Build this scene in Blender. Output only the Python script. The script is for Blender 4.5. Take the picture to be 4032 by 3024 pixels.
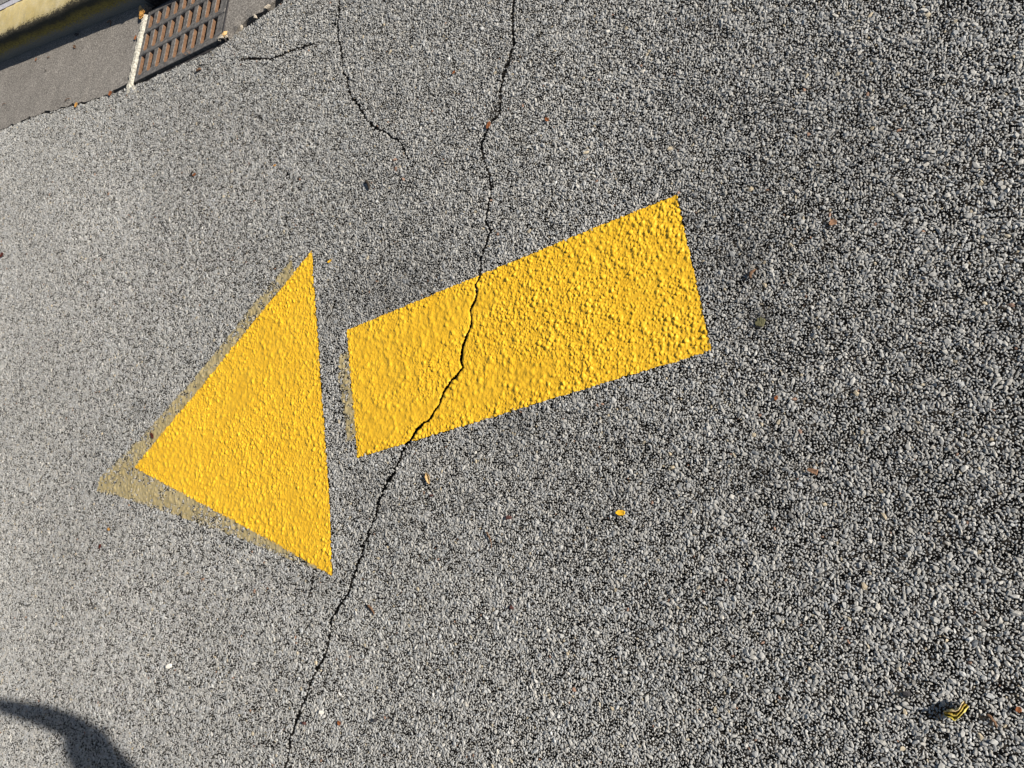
import bpy, bmesh, math, random
import numpy as np
from mathutils import Vector, Matrix
from mathutils.geometry import delaunay_2d_cdt

for _o in list(bpy.data.objects):
    bpy.data.objects.remove(_o)
scene = bpy.context.scene
COL = scene.collection
rng = np.random.default_rng(7)
random.seed(7)

# ------------------------------------------------------------------ camera
CAM_H = 1.65
F_PX, PW, PH = 3028.0, 4032.0, 3024.0
R = np.array([[0.8459129976700419, 0.05061024631198866, 0.530914120495136],
              [0.05061024631198866, 0.9833769429411363, -0.17438001909618275],
              [-0.530914120495136, 0.17438001909618275, 0.8292899406111781]])
cam_d = bpy.data.cameras.new('camera')
cam_d.sensor_fit = 'HORIZONTAL'
cam_d.sensor_width = 36.0
cam_d.lens = 36.0 * F_PX / PW
cam_d.clip_start = 0.02
cam_d.clip_end = 400.0
cam = bpy.data.objects.new('camera', cam_d)
COL.objects.link(cam)
_m = Matrix.Identity(4)
for _i in range(3):
    for _j in range(3):
        _m[_i][_j] = R[_i, _j]
_m[2][3] = CAM_H
cam.matrix_world = _m
scene.camera = cam

# ------------------------------------------------------------------ light
SUN_AZ, SUN_EL = math.radians(13.2), math.radians(22.5)
sun_dir = Vector((math.cos(SUN_EL) * math.cos(SUN_AZ), math.cos(SUN_EL) * math.sin(SUN_AZ), math.sin(SUN_EL)))
world = bpy.data.worlds.new('World')
scene.world = world
world.use_nodes = True
wn = world.node_tree
wn.nodes.clear()
_sky = wn.nodes.new('ShaderNodeTexSky')
_sky.sky_type = 'NISHITA'
_sky.sun_disc = False
_sky.sun_elevation = SUN_EL
_sky.sun_rotation = math.radians(90) - SUN_AZ
_bg = wn.nodes.new('ShaderNodeBackground')
_bg.inputs['Strength'].default_value = 0.05
_wo = wn.nodes.new('ShaderNodeOutputWorld')
wn.links.new(_sky.outputs[0], _bg.inputs['Color'])
wn.links.new(_bg.outputs[0], _wo.inputs['Surface'])
sun_d = bpy.data.lights.new('sun', 'SUN')
sun_d.energy = 5.0
sun_d.angle = math.radians(0.55)
sun_d.color = (1.0, 0.935, 0.84)
sun = bpy.data.objects.new('sun', sun_d)
COL.objects.link(sun)
sun.rotation_euler = sun_dir.to_track_quat('Z', 'Y').to_euler()
sun.location = (6, 2, 5)
vs = scene.view_settings
vs.view_transform = 'Standard'
vs.look = 'None'
vs.exposure = 0.75
vs.gamma = 1.0
vs.use_curve_mapping = False


# ------------------------------------------------------------------ helpers
def at(px, py, z=0.0):
    """Point of the real place seen at a photo pixel, on the level z."""
    v = np.array([(px - PW / 2) / F_PX, -(py - PH / 2) / F_PX, -1.0])
    d = R @ v
    t = (CAM_H - z) / -d[2]
    return np.array([d[0] * t, d[1] * t])


def tag(o, label=None, cat=None, group=None, kind=None):
    if label: o['label'] = label
    if cat: o['category'] = cat
    if group: o['group'] = group
    if kind: o['kind'] = kind
    return o


def link(name, me, mat=None, parent=None, smooth=False):
    o = bpy.data.objects.new(name, me)
    COL.objects.link(o)
    if mat is not None and len(me.materials) == 0:
        for mm in (mat if isinstance(mat, (list, tuple)) else [mat]):
            me.materials.append(mm)
    if parent is not None:
        o.parent = parent
    if smooth:
        me.polygons.foreach_set('use_smooth', [True] * len(me.polygons))
    return o


def mesh_of(name, verts, faces):
    me = bpy.data.meshes.new(name)
    me.from_pydata([tuple(v) for v in verts], [], [tuple(f) for f in faces])
    me.update()
    return me


def fast_mesh(name, V, F):
    """V (n,3) float, F (m,k) int, all faces with k corners."""
    me = bpy.data.meshes.new(name)
    k = F.shape[1]
    me.vertices.add(len(V))
    me.vertices.foreach_set('co', np.ascontiguousarray(V, dtype=np.float32).ravel())
    me.loops.add(F.size)
    me.loops.foreach_set('vertex_index', np.ascontiguousarray(F, dtype=np.int32).ravel())
    me.polygons.add(len(F))
    me.polygons.foreach_set('loop_start', np.arange(0, F.size, k, dtype=np.int32))
    me.polygons.foreach_set('loop_total', np.full(len(F), k, dtype=np.int32))
    me.update(calc_edges=True)
    me.validate()
    return me


_tab = np.random.default_rng(3).random((256, 256))


def vnoise(x, y, s):
    x = np.asarray(x, float) / s + 57.3
    y = np.asarray(y, float) / s + 91.7
    xi = np.floor(x).astype(int); yi = np.floor(y).astype(int)
    fx = x - xi; fy = y - yi
    fx = fx * fx * (3 - 2 * fx); fy = fy * fy * (3 - 2 * fy)
    a = _tab[xi & 255, yi & 255]; b = _tab[(xi + 1) & 255, yi & 255]
    c = _tab[xi & 255, (yi + 1) & 255]; d = _tab[(xi + 1) & 255, (yi + 1) & 255]
    return (a * (1 - fx) + b * fx) * (1 - fy) + (c * (1 - fx) + d * fx) * fy


def fbm(x, y, s, o=3):
    r = 0; w = 0; a = 1.0
    for i in range(o):
        r = r + a * vnoise(np.asarray(x) + 13.7 * i, np.asarray(y) - 7.1 * i, s / 2 ** i)
        w += a; a *= 0.5
    return r / w


def polyline_dist(P, L, W=None):
    """Distance of points P (n,2) to the polyline L (k,2); with W also the width value there."""
    best = np.full(len(P), 1e9); wv = np.zeros(len(P))
    for i in range(len(L) - 1):
        a, b = L[i], L[i + 1]
        d = b - a
        t = np.clip(((P - a) @ d) / max(d @ d, 1e-12), 0, 1)
        q = a + t[:, None] * d
        ds = np.hypot(*(P - q).T)
        m = ds < best
        best[m] = ds[m]
        if W is not None:
            wv[m] = (W[i] + (W[i + 1] - W[i]) * t)[m]
    return (best, wv) if W is not None else best


def inside(P, poly):
    x, y = P[:, 0], P[:, 1]
    r = np.zeros(len(P), bool)
    n = len(poly)
    for i in range(n):
        x1, y1 = poly[i]; x2, y2 = poly[(i + 1) % n]
        c = ((y1 > y) != (y2 > y)) & (x < (x2 - x1) * (y - y1) / (y2 - y1 + 1e-15) + x1)
        r ^= c
    return r


def poly_edge_dist(P, poly):
    return polyline_dist(P, np.vstack([poly, poly[:1]]))


def rough_line(L, step, amp, seed):
    """Resample a polyline and give it a ragged course."""
    r = np.random.default_rng(seed)
    out = [L[0]]
    for a, b in zip(L[:-1], L[1:]):
        d = b - a; ln = np.hypot(*d)
        n = max(1, int(ln / step))
        nr = np.array([-d[1], d[0]]) / max(ln, 1e-9)
        for k in range(1, n + 1):
            p = a + d * k / n
            out.append(p + nr * r.normal(0, amp) if k < n else p + nr * r.normal(0, amp * 0.5))
    return np.array(out)


def cdt_sheet(name, outer, holes, pts, zf, skirt, mat, parent=None):
    """Sheet over a polygon with holes; skirt drops walls along every border."""
    V2 = [Vector(p) for p in outer]
    faces = [list(range(len(V2)))]
    for h in holes:
        s = len(V2)
        V2 += [Vector(p) for p in h]
        faces.append(list(range(s, s + len(h))))
    V2 += [Vector(p) for p in pts]
    vo, eo, fo, _, _, fsrc = delaunay_2d_cdt(V2, [], faces, 1, 1e-7)
    keep = [f for f, s in zip(fo, fsrc) if len(s) and all(k == 0 for k in s)]
    P = np.array([(v.x, v.y) for v in vo])
    Z = zf(P[:, 0], P[:, 1])
    V = [(p[0], p[1], z) for p, z in zip(P, Z)]
    tris = [tuple(f) for f in keep]
    if skirt:
        cnt = {}
        for f in tris:
            for k in range(len(f)):
                e = (f[k], f[(k + 1) % len(f)])
                key = (min(e), max(e))
                cnt[key] = None if key in cnt else e
        low = {}
        for key, e in cnt.items():
            if e is None: continue
            for i in e:
                if i not in low:
                    low[i] = len(V); V.append((V[i][0], V[i][1], V[i][2] - skirt))
            tris.append((e[1], e[0], low[e[0]], low[e[1]]))
    used = sorted({i for f in tris for i in f})
    rem = {o: n for n, o in enumerate(used)}
    me = mesh_of(name, [V[i] for i in used], [[rem[i] for i in f] for f in tris])
    return link(name, me, mat, parent)


def bm_box(bm, M, sx, sy, sz, bev=0.0):
    g = bmesh.ops.create_cube(bm, size=1.0)['verts']
    bmesh.ops.scale(bm, vec=(sx, sy, sz), verts=g)
    if bev:
        es = list({e for v in g for e in v.link_edges})
        r = bmesh.ops.bevel(bm, geom=es, offset=bev, segments=1, affect='EDGES')
        g = [v for v in bm.verts if v.index == -1 or True] if False else list({v for f in r['faces'] for v in f.verts} | {v for v in g if v.is_valid})
    bmesh.ops.transform(bm, matrix=M, verts=[v for v in g if v.is_valid])


def bm_obj(name, bm, mat, parent=None, smooth=False):
    me = bpy.data.meshes.new(name)
    bm.normal_update()
    bm.to_mesh(me); bm.free()
    return link(name, me, mat, parent, smooth)


# ------------------------------------------------------------------ materials
class NT:
    def __init__(self, name):
        self.m = bpy.data.materials.new(name)
        self.m.use_nodes = True
        self.t = self.m.node_tree
        self.b = self.t.nodes['Principled BSDF']
        self.b.inputs['Specular IOR Level'].default_value = 0.25

    def n(self, typ, **kw):
        nd = self.t.nodes.new(typ)
        for k, v in kw.items():
            if k.startswith('i_'):
                key = k[2:]
                nd.inputs[int(key) if key.isdigit() else key.replace('_', ' ')].default_value = v
            else:
                setattr(nd, k, v)
        return nd

    def l(self, a, b):
        self.t.links.new(a, b)

    def noise(self, scale, detail=3.0, rough=0.55, vec=None):
        nd = self.n('ShaderNodeTexNoise', i_Scale=scale, i_Detail=detail, i_Roughness=rough)
        if vec is not None: self.l(vec, nd.inputs['Vector'])
        return nd.outputs['Fac']

    def ramp(self, fac, stops):
        nd = self.n('ShaderNodeValToRGB')
        el = nd.color_ramp.elements
        while len(el) < len(stops): el.new(0.5)
        for e, (p, c) in zip(el, stops):
            e.position = p
            e.color = (c, c, c, 1) if isinstance(c, (int, float)) else (*c, 1)
        self.l(fac, nd.inputs['Fac'])
        return nd.outputs['Color']

    def mix(self, fac, a, b, mode='MIX'):
        nd = self.n('ShaderNodeMix', data_type='RGBA', blend_type=mode)
        for v, k in ((fac, 0), (a, 6), (b, 7)):
            if isinstance(v, bpy.types.NodeSocket): self.l(v, nd.inputs[k])
            elif k == 0: nd.inputs[0].default_value = v
            else: nd.inputs[k].default_value = (*v, 1) if len(v) == 3 else v
        return nd.outputs[2]

    def math(self, op, a, b=0.0, c=0.0):
        nd = self.n('ShaderNodeMath', operation=op)
        for k, v in enumerate((a, b, c)):
            if isinstance(v, bpy.types.NodeSocket): self.l(v, nd.inputs[k])
            else: nd.inputs[k].default_value = v
        return nd.outputs[0]

    def bump(self, h, strength, dist):
        nd = self.n('ShaderNodeBump', i_Strength=strength, i_Distance=dist)
        self.l(h, nd.inputs['Height'])
        self.l(nd.outputs[0], self.b.inputs['Normal'])

    def color(self, c):
        if isinstance(c, bpy.types.NodeSocket): self.l(c, self.b.inputs['Base Color'])
        else: self.b.inputs['Base Color'].default_value = (*c, 1)

    def rough(self, r):
        if isinstance(r, bpy.types.NodeSocket): self.l(r, self.b.inputs['Roughness'])
        else: self.b.inputs['Roughness'].default_value = r

    def pos(self):
        return self.n('ShaderNodeNewGeometry').outputs['Position']


def simple(name, base, var=0.25, scale=80.0, rough=0.8, bump=0.3, bdist=0.0008):
    a = NT(name)
    p = a.n('ShaderNodeTexCoord').outputs['Object']
    f = a.noise(scale, 4, 0.6, p)
    d = tuple(c * (1 - var) for c in base); u = tuple(min(1, c * (1 + var)) for c in base)
    a.color(a.ramp(f, [(0.3, d), (0.7, u)]))
    a.rough(rough)
    a.bump(f, bump, bdist)
    return a.m


def stone_material(name, instanced):
    a = NT(name)
    if instanced:
        tint = a.n('ShaderNodeAttribute', attribute_type='INSTANCER', attribute_name='tint').outputs['Color']
    else:
        tint = a.n('ShaderNodeObjectInfo').outputs['Color']
    p = a.pos()
    f = a.noise(260, 4, 0.65, p)
    f2 = a.noise(1100, 2, 0.5, p)
    c = a.mix(1.0, tint, a.ramp(f, [(0.28, 0.74), (0.5, 1.0), (0.72, 1.18)]), 'MULTIPLY')
    c = a.mix(1.0, c, a.ramp(f2, [(0.3, 0.82), (0.7, 1.15)]), 'MULTIPLY')
    a.color(c)
    a.rough(0.72)
    a.bump(f2, 0.35, 0.0006)
    return a.m


M_STONE_I = stone_material('crushed_stone_scatter', True)
M_STONE = stone_material('crushed_stone', False)


def asphalt_material():
    a = NT('asphalt_binder')
    p = a.pos()
    f = a.noise(420, 5, 0.7, p)
    g = a.noise(3.0, 3, 0.6, p)
    vo = a.n('ShaderNodeTexVoronoi', i_Scale=150.0)
    a.l(p, vo.inputs['Vector'])
    # weathered bitumen with sand grains in it
    c = a.ramp(f, [(0.30, (0.06, 0.059, 0.057)), (0.50, (0.17, 0.167, 0.16)), (0.66, (0.30, 0.293, 0.28))])
    c = a.mix(1.0, c, a.ramp(g, [(0.3, 0.85), (0.7, 1.12)]), 'MULTIPLY')
    a.color(c)
    a.rough(0.85)
    a.bump(a.math('ADD', f, a.math('MULTIPLY', vo.outputs['Distance'], -0.8)), 0.7, 0.0015)
    return a.m


M_ASPHALT = asphalt_material()


def paint_material(name, c0, c1, rough, dirt):
    a = NT(name)
    p = a.pos()
    f = a.noise(14, 4, 0.6, p)
    f2 = a.noise(700, 3, 0.6, p)
    c = a.ramp(f, [(0.3, c0), (0.7, c1)])
    sp = a.ramp(a.noise(330, 3, 0.7, p), [(0.70, 0.0), (0.80, 1.0)])
    c = a.mix(a.math('MULTIPLY', sp, dirt), c, (0.20, 0.13, 0.03))
    a.color(c)
    a.rough(rough)
    a.b.inputs['Specular IOR Level'].default_value = 0.35
    a.bump(f2, 0.25, 0.0006)
    return a.m


M_PAINT = paint_material('yellow_road_paint', (0.70, 0.395, 0.018), (0.75, 0.44, 0.025), 0.5, 0.25)
M_OLDPAINT = paint_material('worn_tan_paint', (0.30, 0.235, 0.105), (0.40, 0.325, 0.17), 0.8, 0.5)


def concrete_material():
    a = NT('gutter_concrete')
    p = a.pos()
    f = a.noise(150, 5, 0.8, p)
    g = a.noise(9, 4, 0.6, p)
    c = a.ramp(f, [(0.34, (0.075, 0.068, 0.06)), (0.5, (0.195, 0.178, 0.158)), (0.62, (0.40, 0.37, 0.33))])
    c = a.mix(1.0, c, a.ramp(g, [(0.3, 0.86), (0.7, 1.1)]), 'MULTIPLY')
    a.color(c); a.rough(0.9)
    a.bump(f, 0.55, 0.0014)
    return a.m


M_CONC = concrete_material()
M_CONC_BRIGHT = simple('pale_mortar', (0.34, 0.325, 0.28), 0.55, 110, 0.9, 0.8, 0.003)
M_CONC_BROKEN = simple('broken_concrete', (0.42, 0.37, 0.30), 0.4, 120, 0.92, 0.8, 0.003)
M_SOIL = simple('dark_soil', (0.035, 0.03, 0.025), 0.4, 90, 0.95, 0.8, 0.004)
M_TARCRACK = simple('crack_filling', (0.018, 0.017, 0.016), 0.4, 200, 0.95, 0.8, 0.002)


def kerb_material():
    a = NT('worn_yellow_kerb')
    pr = a.n('ShaderNodeAttribute', attribute_name='prof').outputs['Fac']     # distance up the profile, metres
    p = a.pos()
    big = a.noise(11, 5, 0.65, p)
    mp = a.n('ShaderNodeMapping'); a.l(p, mp.inputs['Vector'])
    mp.inputs['Scale'].default_value = (1.0, 3.5, 3.5)
    fib = a.noise(60, 5, 0.75, mp.outputs[0])
    prn = a.math('ADD', pr, a.math('MULTIPLY', a.math('SUBTRACT', fib, 0.5), 0.11))
    prn = a.math('ADD', prn, a.math('MULTIPLY', a.math('SUBTRACT', big, 0.5), 0.05))
    fine = a.noise(300, 4, 0.7, p)
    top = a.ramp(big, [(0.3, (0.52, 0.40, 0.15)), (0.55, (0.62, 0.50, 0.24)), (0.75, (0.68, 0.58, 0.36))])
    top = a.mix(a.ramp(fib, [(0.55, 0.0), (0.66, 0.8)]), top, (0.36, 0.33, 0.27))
    # face yellow mixes road dirt with painted shade, darker than the top
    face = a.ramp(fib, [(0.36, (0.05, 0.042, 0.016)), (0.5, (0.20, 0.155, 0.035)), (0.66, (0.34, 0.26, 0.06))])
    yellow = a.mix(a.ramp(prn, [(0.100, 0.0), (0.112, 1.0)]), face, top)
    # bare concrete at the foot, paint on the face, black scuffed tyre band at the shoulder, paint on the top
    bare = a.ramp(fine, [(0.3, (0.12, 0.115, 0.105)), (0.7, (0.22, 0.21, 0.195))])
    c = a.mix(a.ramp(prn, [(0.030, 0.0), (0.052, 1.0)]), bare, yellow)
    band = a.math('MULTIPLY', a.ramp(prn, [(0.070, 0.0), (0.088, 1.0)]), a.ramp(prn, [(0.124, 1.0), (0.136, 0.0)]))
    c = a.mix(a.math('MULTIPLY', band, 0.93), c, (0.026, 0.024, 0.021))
    c = a.mix(1.0, c, a.ramp(fine, [(0.3, 0.78), (0.7, 1.12)]), 'MULTIPLY')
    a.color(c); a.rough(0.8)
    a.bump(a.math('ADD', fine, fib), 0.6, 0.002)
    return a.m


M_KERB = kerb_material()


def iron_material(name, lo, hi, rust):
    a = NT(name)
    p = a.pos()
    f = a.noise(70, 5, 0.65, p)
    g = a.noise(350, 3, 0.6, p)
    c = a.ramp(f, [(0.35, lo), (0.65, hi)])
    c = a.mix(a.ramp(a.noise(40, 4, 0.7, p), [(0.58, 0.0), (0.72, rust)]), c, (0.20, 0.085, 0.035))
    c = a.mix(1.0, c, a.ramp(g, [(0.3, 0.7), (0.7, 1.25)]), 'MULTIPLY')
    a.color(c)
    a.rough(0.62); a.b.inputs['Metallic'].default_value = 0.0
    a.bump(g, 0.5, 0.0012)
    return a.m


M_IRON = iron_material('worn_cast_iron', (0.075, 0.071, 0.068), (0.19, 0.178, 0.165), 0.2)
M_IRON_DARK = iron_material('dark_cast_iron', (0.03, 0.028, 0.03), (0.06, 0.056, 0.055), 0.2)
M_RUST = simple('rusted_iron', (0.125, 0.070, 0.040), 0.35, 120, 0.9, 0.6, 0.002)

# ------------------------------------------------------------------ layout of the ground (metres)
S65 = CAM_H


def px_line(L, z=0.0):
    return np.array([at(x, y, z) for x, y in L])


def ground_z(x, y):
    """Slow swells and dips of the old road surface."""
    return 0.016 * (fbm(x, y, 0.9, 2) - 0.5) + 0.006 * (fbm(x + 5, y, 0.28, 2) - 0.5)


# the main crack, traced through the photograph from edge to edge
c1 = [(1600 + x / 1.0583, y / 1.0578) for x, y in
      [(453, -60), (453, 0), (447, 80), (452, 190), (440, 235), (420, 285), (405, 350), (400, 400), (398, 465), (385, 490),
       (358, 515), (340, 555), (322, 590), (320, 635), (328, 670), (343, 715), (355, 775)]]
c2 = [(1300 + x / 1.3825, 700 + y / 1.3825) for x, y in
      [(885, 50), (875, 110), (865, 170), (850, 250), (880, 290), (858, 330), (835, 395), (815, 440), (822, 490), (810, 540),
       (793, 580), (795, 630), (780, 680), (757, 720), (765, 790), (740, 850), (725, 890), (710, 940), (705, 1000), (715, 1030),
       (690, 1060), (655, 1100), (620, 1150), (600, 1200), (570, 1260), (530, 1320), (470, 1370), (410, 1450), (385, 1510),
       (355, 1580), (325, 1655)]]
c3 = [(x * 1.8228, y * 1.8228) for x, y in [(840, 1030), (822, 1075), (805, 1130), (782, 1180)]]
c4 = [(1000 + x / 1.09, 2150 + y / 1.0892) for x, y in
      [(472, 0), (455, 60), (435, 120), (410, 190), (375, 250), (350, 290), (335, 330), (330, 390), (315, 450), (290, 510),
       (260, 560), (245, 600), (230, 650), (205, 710), (185, 760), (165, 810), (155, 880), (140, 950), (120, 1040)]]
MAIN = rough_line(px_line(c1 + c2 + c3 + c4), 0.013, 0.0021, 11)
sec = [(800 + x / 1.0575, y / 1.0575) for x, y in
       [(563, -60), (563, 0), (567, 60), (560, 100), (565, 180), (577, 230), (580, 300), (600, 325), (605, 370), (615, 400), (650, 440), (668, 475),
        (690, 510), (730, 540), (765, 555), (800, 580), (825, 595), (845, 640), (865, 700)]]
SEC = rough_line(px_line(sec), 0.014, 0.0016, 12)
bra = [(800 + x / 1.0575, y / 1.0575) for x, y in [(128, 247), (165, 246), (200, 245), (240, 246), (280, 248), (330, 228), (400, 200), (440, 188), (480, 175)]]
BRA = rough_line(px_line(bra), 0.014, 0.0018, 13)
BRB = rough_line(px_line([(800 + x / 1.0575, y / 1.0575) for x, y in [(535, 96), (552, 102)]]), 0.012, 0.001, 14)
HAIR = rough_line(px_line([(1000 + x / 1.09, 2150 + y / 1.0892) for x, y in [(262, 98), (250, 170), (232, 230)]]), 0.012, 0.0016, 15)


def widths(L, w0, w1, seed, ends):
    r = np.random.default_rng(seed)
    n = len(L)
    w = np.interp(np.arange(n), np.linspace(0, n - 1, max(3, n // 3)), r.uniform(w0, w1, max(3, n // 3)))
    if ends:
        k = np.minimum(np.arange(n), np.arange(n)[::-1]) / max(2.0, n * 0.12)
        w = w * np.clip(k, 0.12, 1)
    elif ends is None:
        k = np.arange(n)[::-1] / max(2.0, n * 0.25)
        w = w * np.clip(k, 0.12, 1)
    return w


CRACKS = [(MAIN, widths(MAIN, 0.0034, 0.0062, 1, False)), (SEC, widths(SEC, 0.0026, 0.0066, 2, None)),
          (BRA, widths(BRA, 0.004, 0.0085, 3, True)), (BRB, widths(BRB, 0.005, 0.006, 4, True)), (HAIR, widths(HAIR, 0.0012, 0.002, 5, True))]


def ribbon(L, W):
    d = np.gradient(L, axis=0)
    d /= np.maximum(np.hypot(d[:, 0], d[:, 1]), 1e-9)[:, None]
    n = np.stack([-d[:, 1], d[:, 0]], 1)
    return L + n * W[:, None] / 2, L - n * W[:, None] / 2


# asphalt edge beside the gutter
edge_px = [(-420, 640), (0, 515), (70, 485), (150, 455), (250, 425), (380, 388), (490, 350), (510, 347), (620, 293), (740, 240), (863, 181),
           (900, 156), (940, 127), (977, 101), (1013, 78), (1049, 54), (1094, 22), (1120, 0), (1200, -60)]
E0 = px_line(edge_px)
E_ROUGH = rough_line(E0, 0.02, 0.0028, 21)
E_LINE = np.vstack([[E0[0] + (E0[0] - E0[2]) / np.hypot(*(E0[0] - E0[2])) * 30], E_ROUGH,
                    [E_ROUGH[-1] + np.array([30.0, -1.6])]])
E_LINE[0, 1] = E0[0][1] + 2.2


def edge_y(x):
    return np.interp(x, E_LINE[:, 0], E_LINE[:, 1])


# arrow outline
K = 4032 / 2212
SHAFT = px_line([(1463 * K, 420 * K), (1538 * K, 758 * K), (770 * K, 990 * K), (747 * K, 712 * K)])
HEAD = px_line([(673 * K, 540 * K), (721 * K, 1245 * K), (290 * K, 1010 * K)])
# worn outline of the older arrow that shows beside the new one
OLD_HEAD = px_line([(560 * K, 640 * K), (628 * K, 560 * K), (690 * K, 760 * K), (700 * K, 1060 * K), (690 * K, 1232 * K), (640 * K, 1215 * K), (520 * K, 1165 * K), (375 * K, 1112 * K),
                    (255 * K, 1072 * K), (208 * K, 1062 * K), (216 * K, 1030 * K), (262 * K, 985 * K), (330 * K, 918 * K), (400 * K, 838 * K), (478 * K, 745 * K)])
OLD_SHAFT = px_line([(731 * K, 765 * K), (760 * K, 752 * K), (775 * K, 945 * K), (748 * K, 952 * K), (738 * K, 880 * K), (729 * K, 820 * K)])

FRAME = px_line([(0, 0), (PW, 0), (PW, PH), (0, PH)])
fc = FRAME.mean(0)
STONE_AREA = np.array([p + (p - fc) / np.hypot(*(p - fc)) * 0.35 for p in FRAME])

# ------------------------------------------------------------------ setting: soil, road, cracks
G_ORG = np.array([-3.082, 1.776])
_ga = math.radians(2.3)
G_E1 = np.array([math.cos(_ga), math.sin(_ga)])
G_E2 = np.array([-math.sin(_ga), math.cos(_ga)])
G_W, G_D = 0.583, 0.362
SLOPE = 0.078


def gxy(u, v):
    return G_ORG + G_E1 * u + G_E2 * v


def gutter_z(x, y):
    d = np.maximum(y - edge_y(x), 0)
    return -0.006 - SLOPE * np.minimum(d, 0.6)


def pit(m):
    return [gxy(-m, -0.034 - m), gxy(G_W + m, -0.034 - m), gxy(G_W + m, G_D + m), gxy(-m, G_D + m)]


_soil_out = [(-44, -44), (44, -44), (44, 44), (-44, 44)]
soil = cdt_sheet('soil', _soil_out, [pit(0.02)], [], lambda x, y: np.full(len(x), -0.075), 0, M_SOIL)
tag(soil, 'dark soil under the road and the gutter', None, None, 'structure')

road_outer = np.vstack([E_LINE, [[30, -40], [-33, -40]]])
road_outer = road_outer[::-1]
holes = []
for L, W in CRACKS:
    a, b = ribbon(L, W)
    holes.append(np.vstack([a, b[::-1]]))
gx, gy = np.meshgrid(np.arange(-5.0, 0.7, 0.045), np.arange(-1.5, 2.1, 0.045))
GP = np.stack([gx.ravel() + rng.uniform(-0.008, 0.008, gx.size), gy.ravel() + rng.uniform(-0.008, 0.008, gx.size)], 1)
ok = GP[:, 1] < edge_y(GP[:, 0]) - 0.03
for L, W in CRACKS:
    ok &= polyline_dist(GP, L) > 0.012
GP = GP[ok]
gx, gy = np.meshgrid(np.arange(-28, 28, 1.7), np.arange(-38, 0, 1.9))
GQ = np.stack([gx.ravel(), gy.ravel()], 1)
GQ = GQ[(GQ[:, 1] < edge_y(GQ[:, 0]) - 0.5) & ~((GQ[:, 0] > -5.4) & (GQ[:, 0] < 1.0) & (GQ[:, 1] > -1.9))]


def road_z(x, y):
    far = np.clip((np.hypot(x + 2.0, y - 0.5) - 3.6) / 2.0, 0, 1)
    return ground_z(x, y) * (1 - far)


road = cdt_sheet('road', road_outer, holes, np.vstack([GP, GQ]), road_z, 0.05, M_ASPHALT)
tag(road, 'grey weathered asphalt road with exposed crushed stone', None, None, 'structure')
for (L, W), nm in zip(CRACKS, ('long dark crack crossing the road and the arrow shaft', 'thinner crack that fades out above the arrow',
                               'short side crack near the drain', 'tiny crack stub', 'hairline crack below the arrowhead')):
    a, b = ribbon(L, W + 0.010)
    n = len(a)
    V = [(p[0], p[1], z - 0.032) for P in (a, b) for p, z in zip(P, road_z(P[:, 0], P[:, 1]))]
    V += [(v[0], v[1], v[2] - 0.008) for v in V]
    Fc = []
    for i in range(n - 1):
        Fc.append((i, n + i, n + i + 1, i + 1))
        Fc.append((2 * n + i, i, i + 1, 2 * n + i + 1))
        Fc.append((n + i, 3 * n + i, 3 * n + i + 1, n + i + 1))
    c = link('crack', mesh_of('crack', V, Fc), M_TARCRACK, road)
    c['label'] = nm

# ------------------------------------------------------------------ crushed stone in the road surface


def make_stone(seed, sub):
    """Angular crushed stone: the hull of a handful of points on an uneven ellipsoid, unit radius."""
    r = np.random.default_rng(seed)
    bm = bmesh.new()
    el = np.array([r.uniform(1.0, 1.15), r.uniform(0.72, 1.0), r.uniform(0.68, 0.88)])
    pts = []
    while len(pts) < 12:
        n = r.normal(size=3); n /= np.linalg.norm(n)
        if all(np.dot(n, q) < 0.72 for q in pts): pts.append(n)
    for n in pts:
        p = n * r.uniform(0.82, 1.22)
        p[2] = min(p[2], r.uniform(0.66, 0.95))
        bm.verts.new(Vector(p * el))
    res = bmesh.ops.convex_hull(bm, input=bm.verts)
    bmesh.ops.delete(bm, geom=[v for v in bm.verts if not v.link_faces], context='VERTS')
    bmesh.ops.recalc_face_normals(bm, faces=bm.faces)
    if sub > 2:
        bmesh.ops.bevel(bm, geom=list(bm.edges), offset=0.06, segments=1, affect='EDGES')
    me = bpy.data.meshes.new('stone')
    bm.to_mesh(me); bm.free()
    me.materials.append(M_STONE_I)
    return me


N_PROTO = 28
proto_col = bpy.data.collections.new('stone_shapes')
proto_me = []
for i in range(N_PROTO):
    me = make_stone(100 + i, 2)
    o = bpy.data.objects.new('stone_shape', me)
    proto_col.objects.link(o)
    proto_me.append(me)


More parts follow.
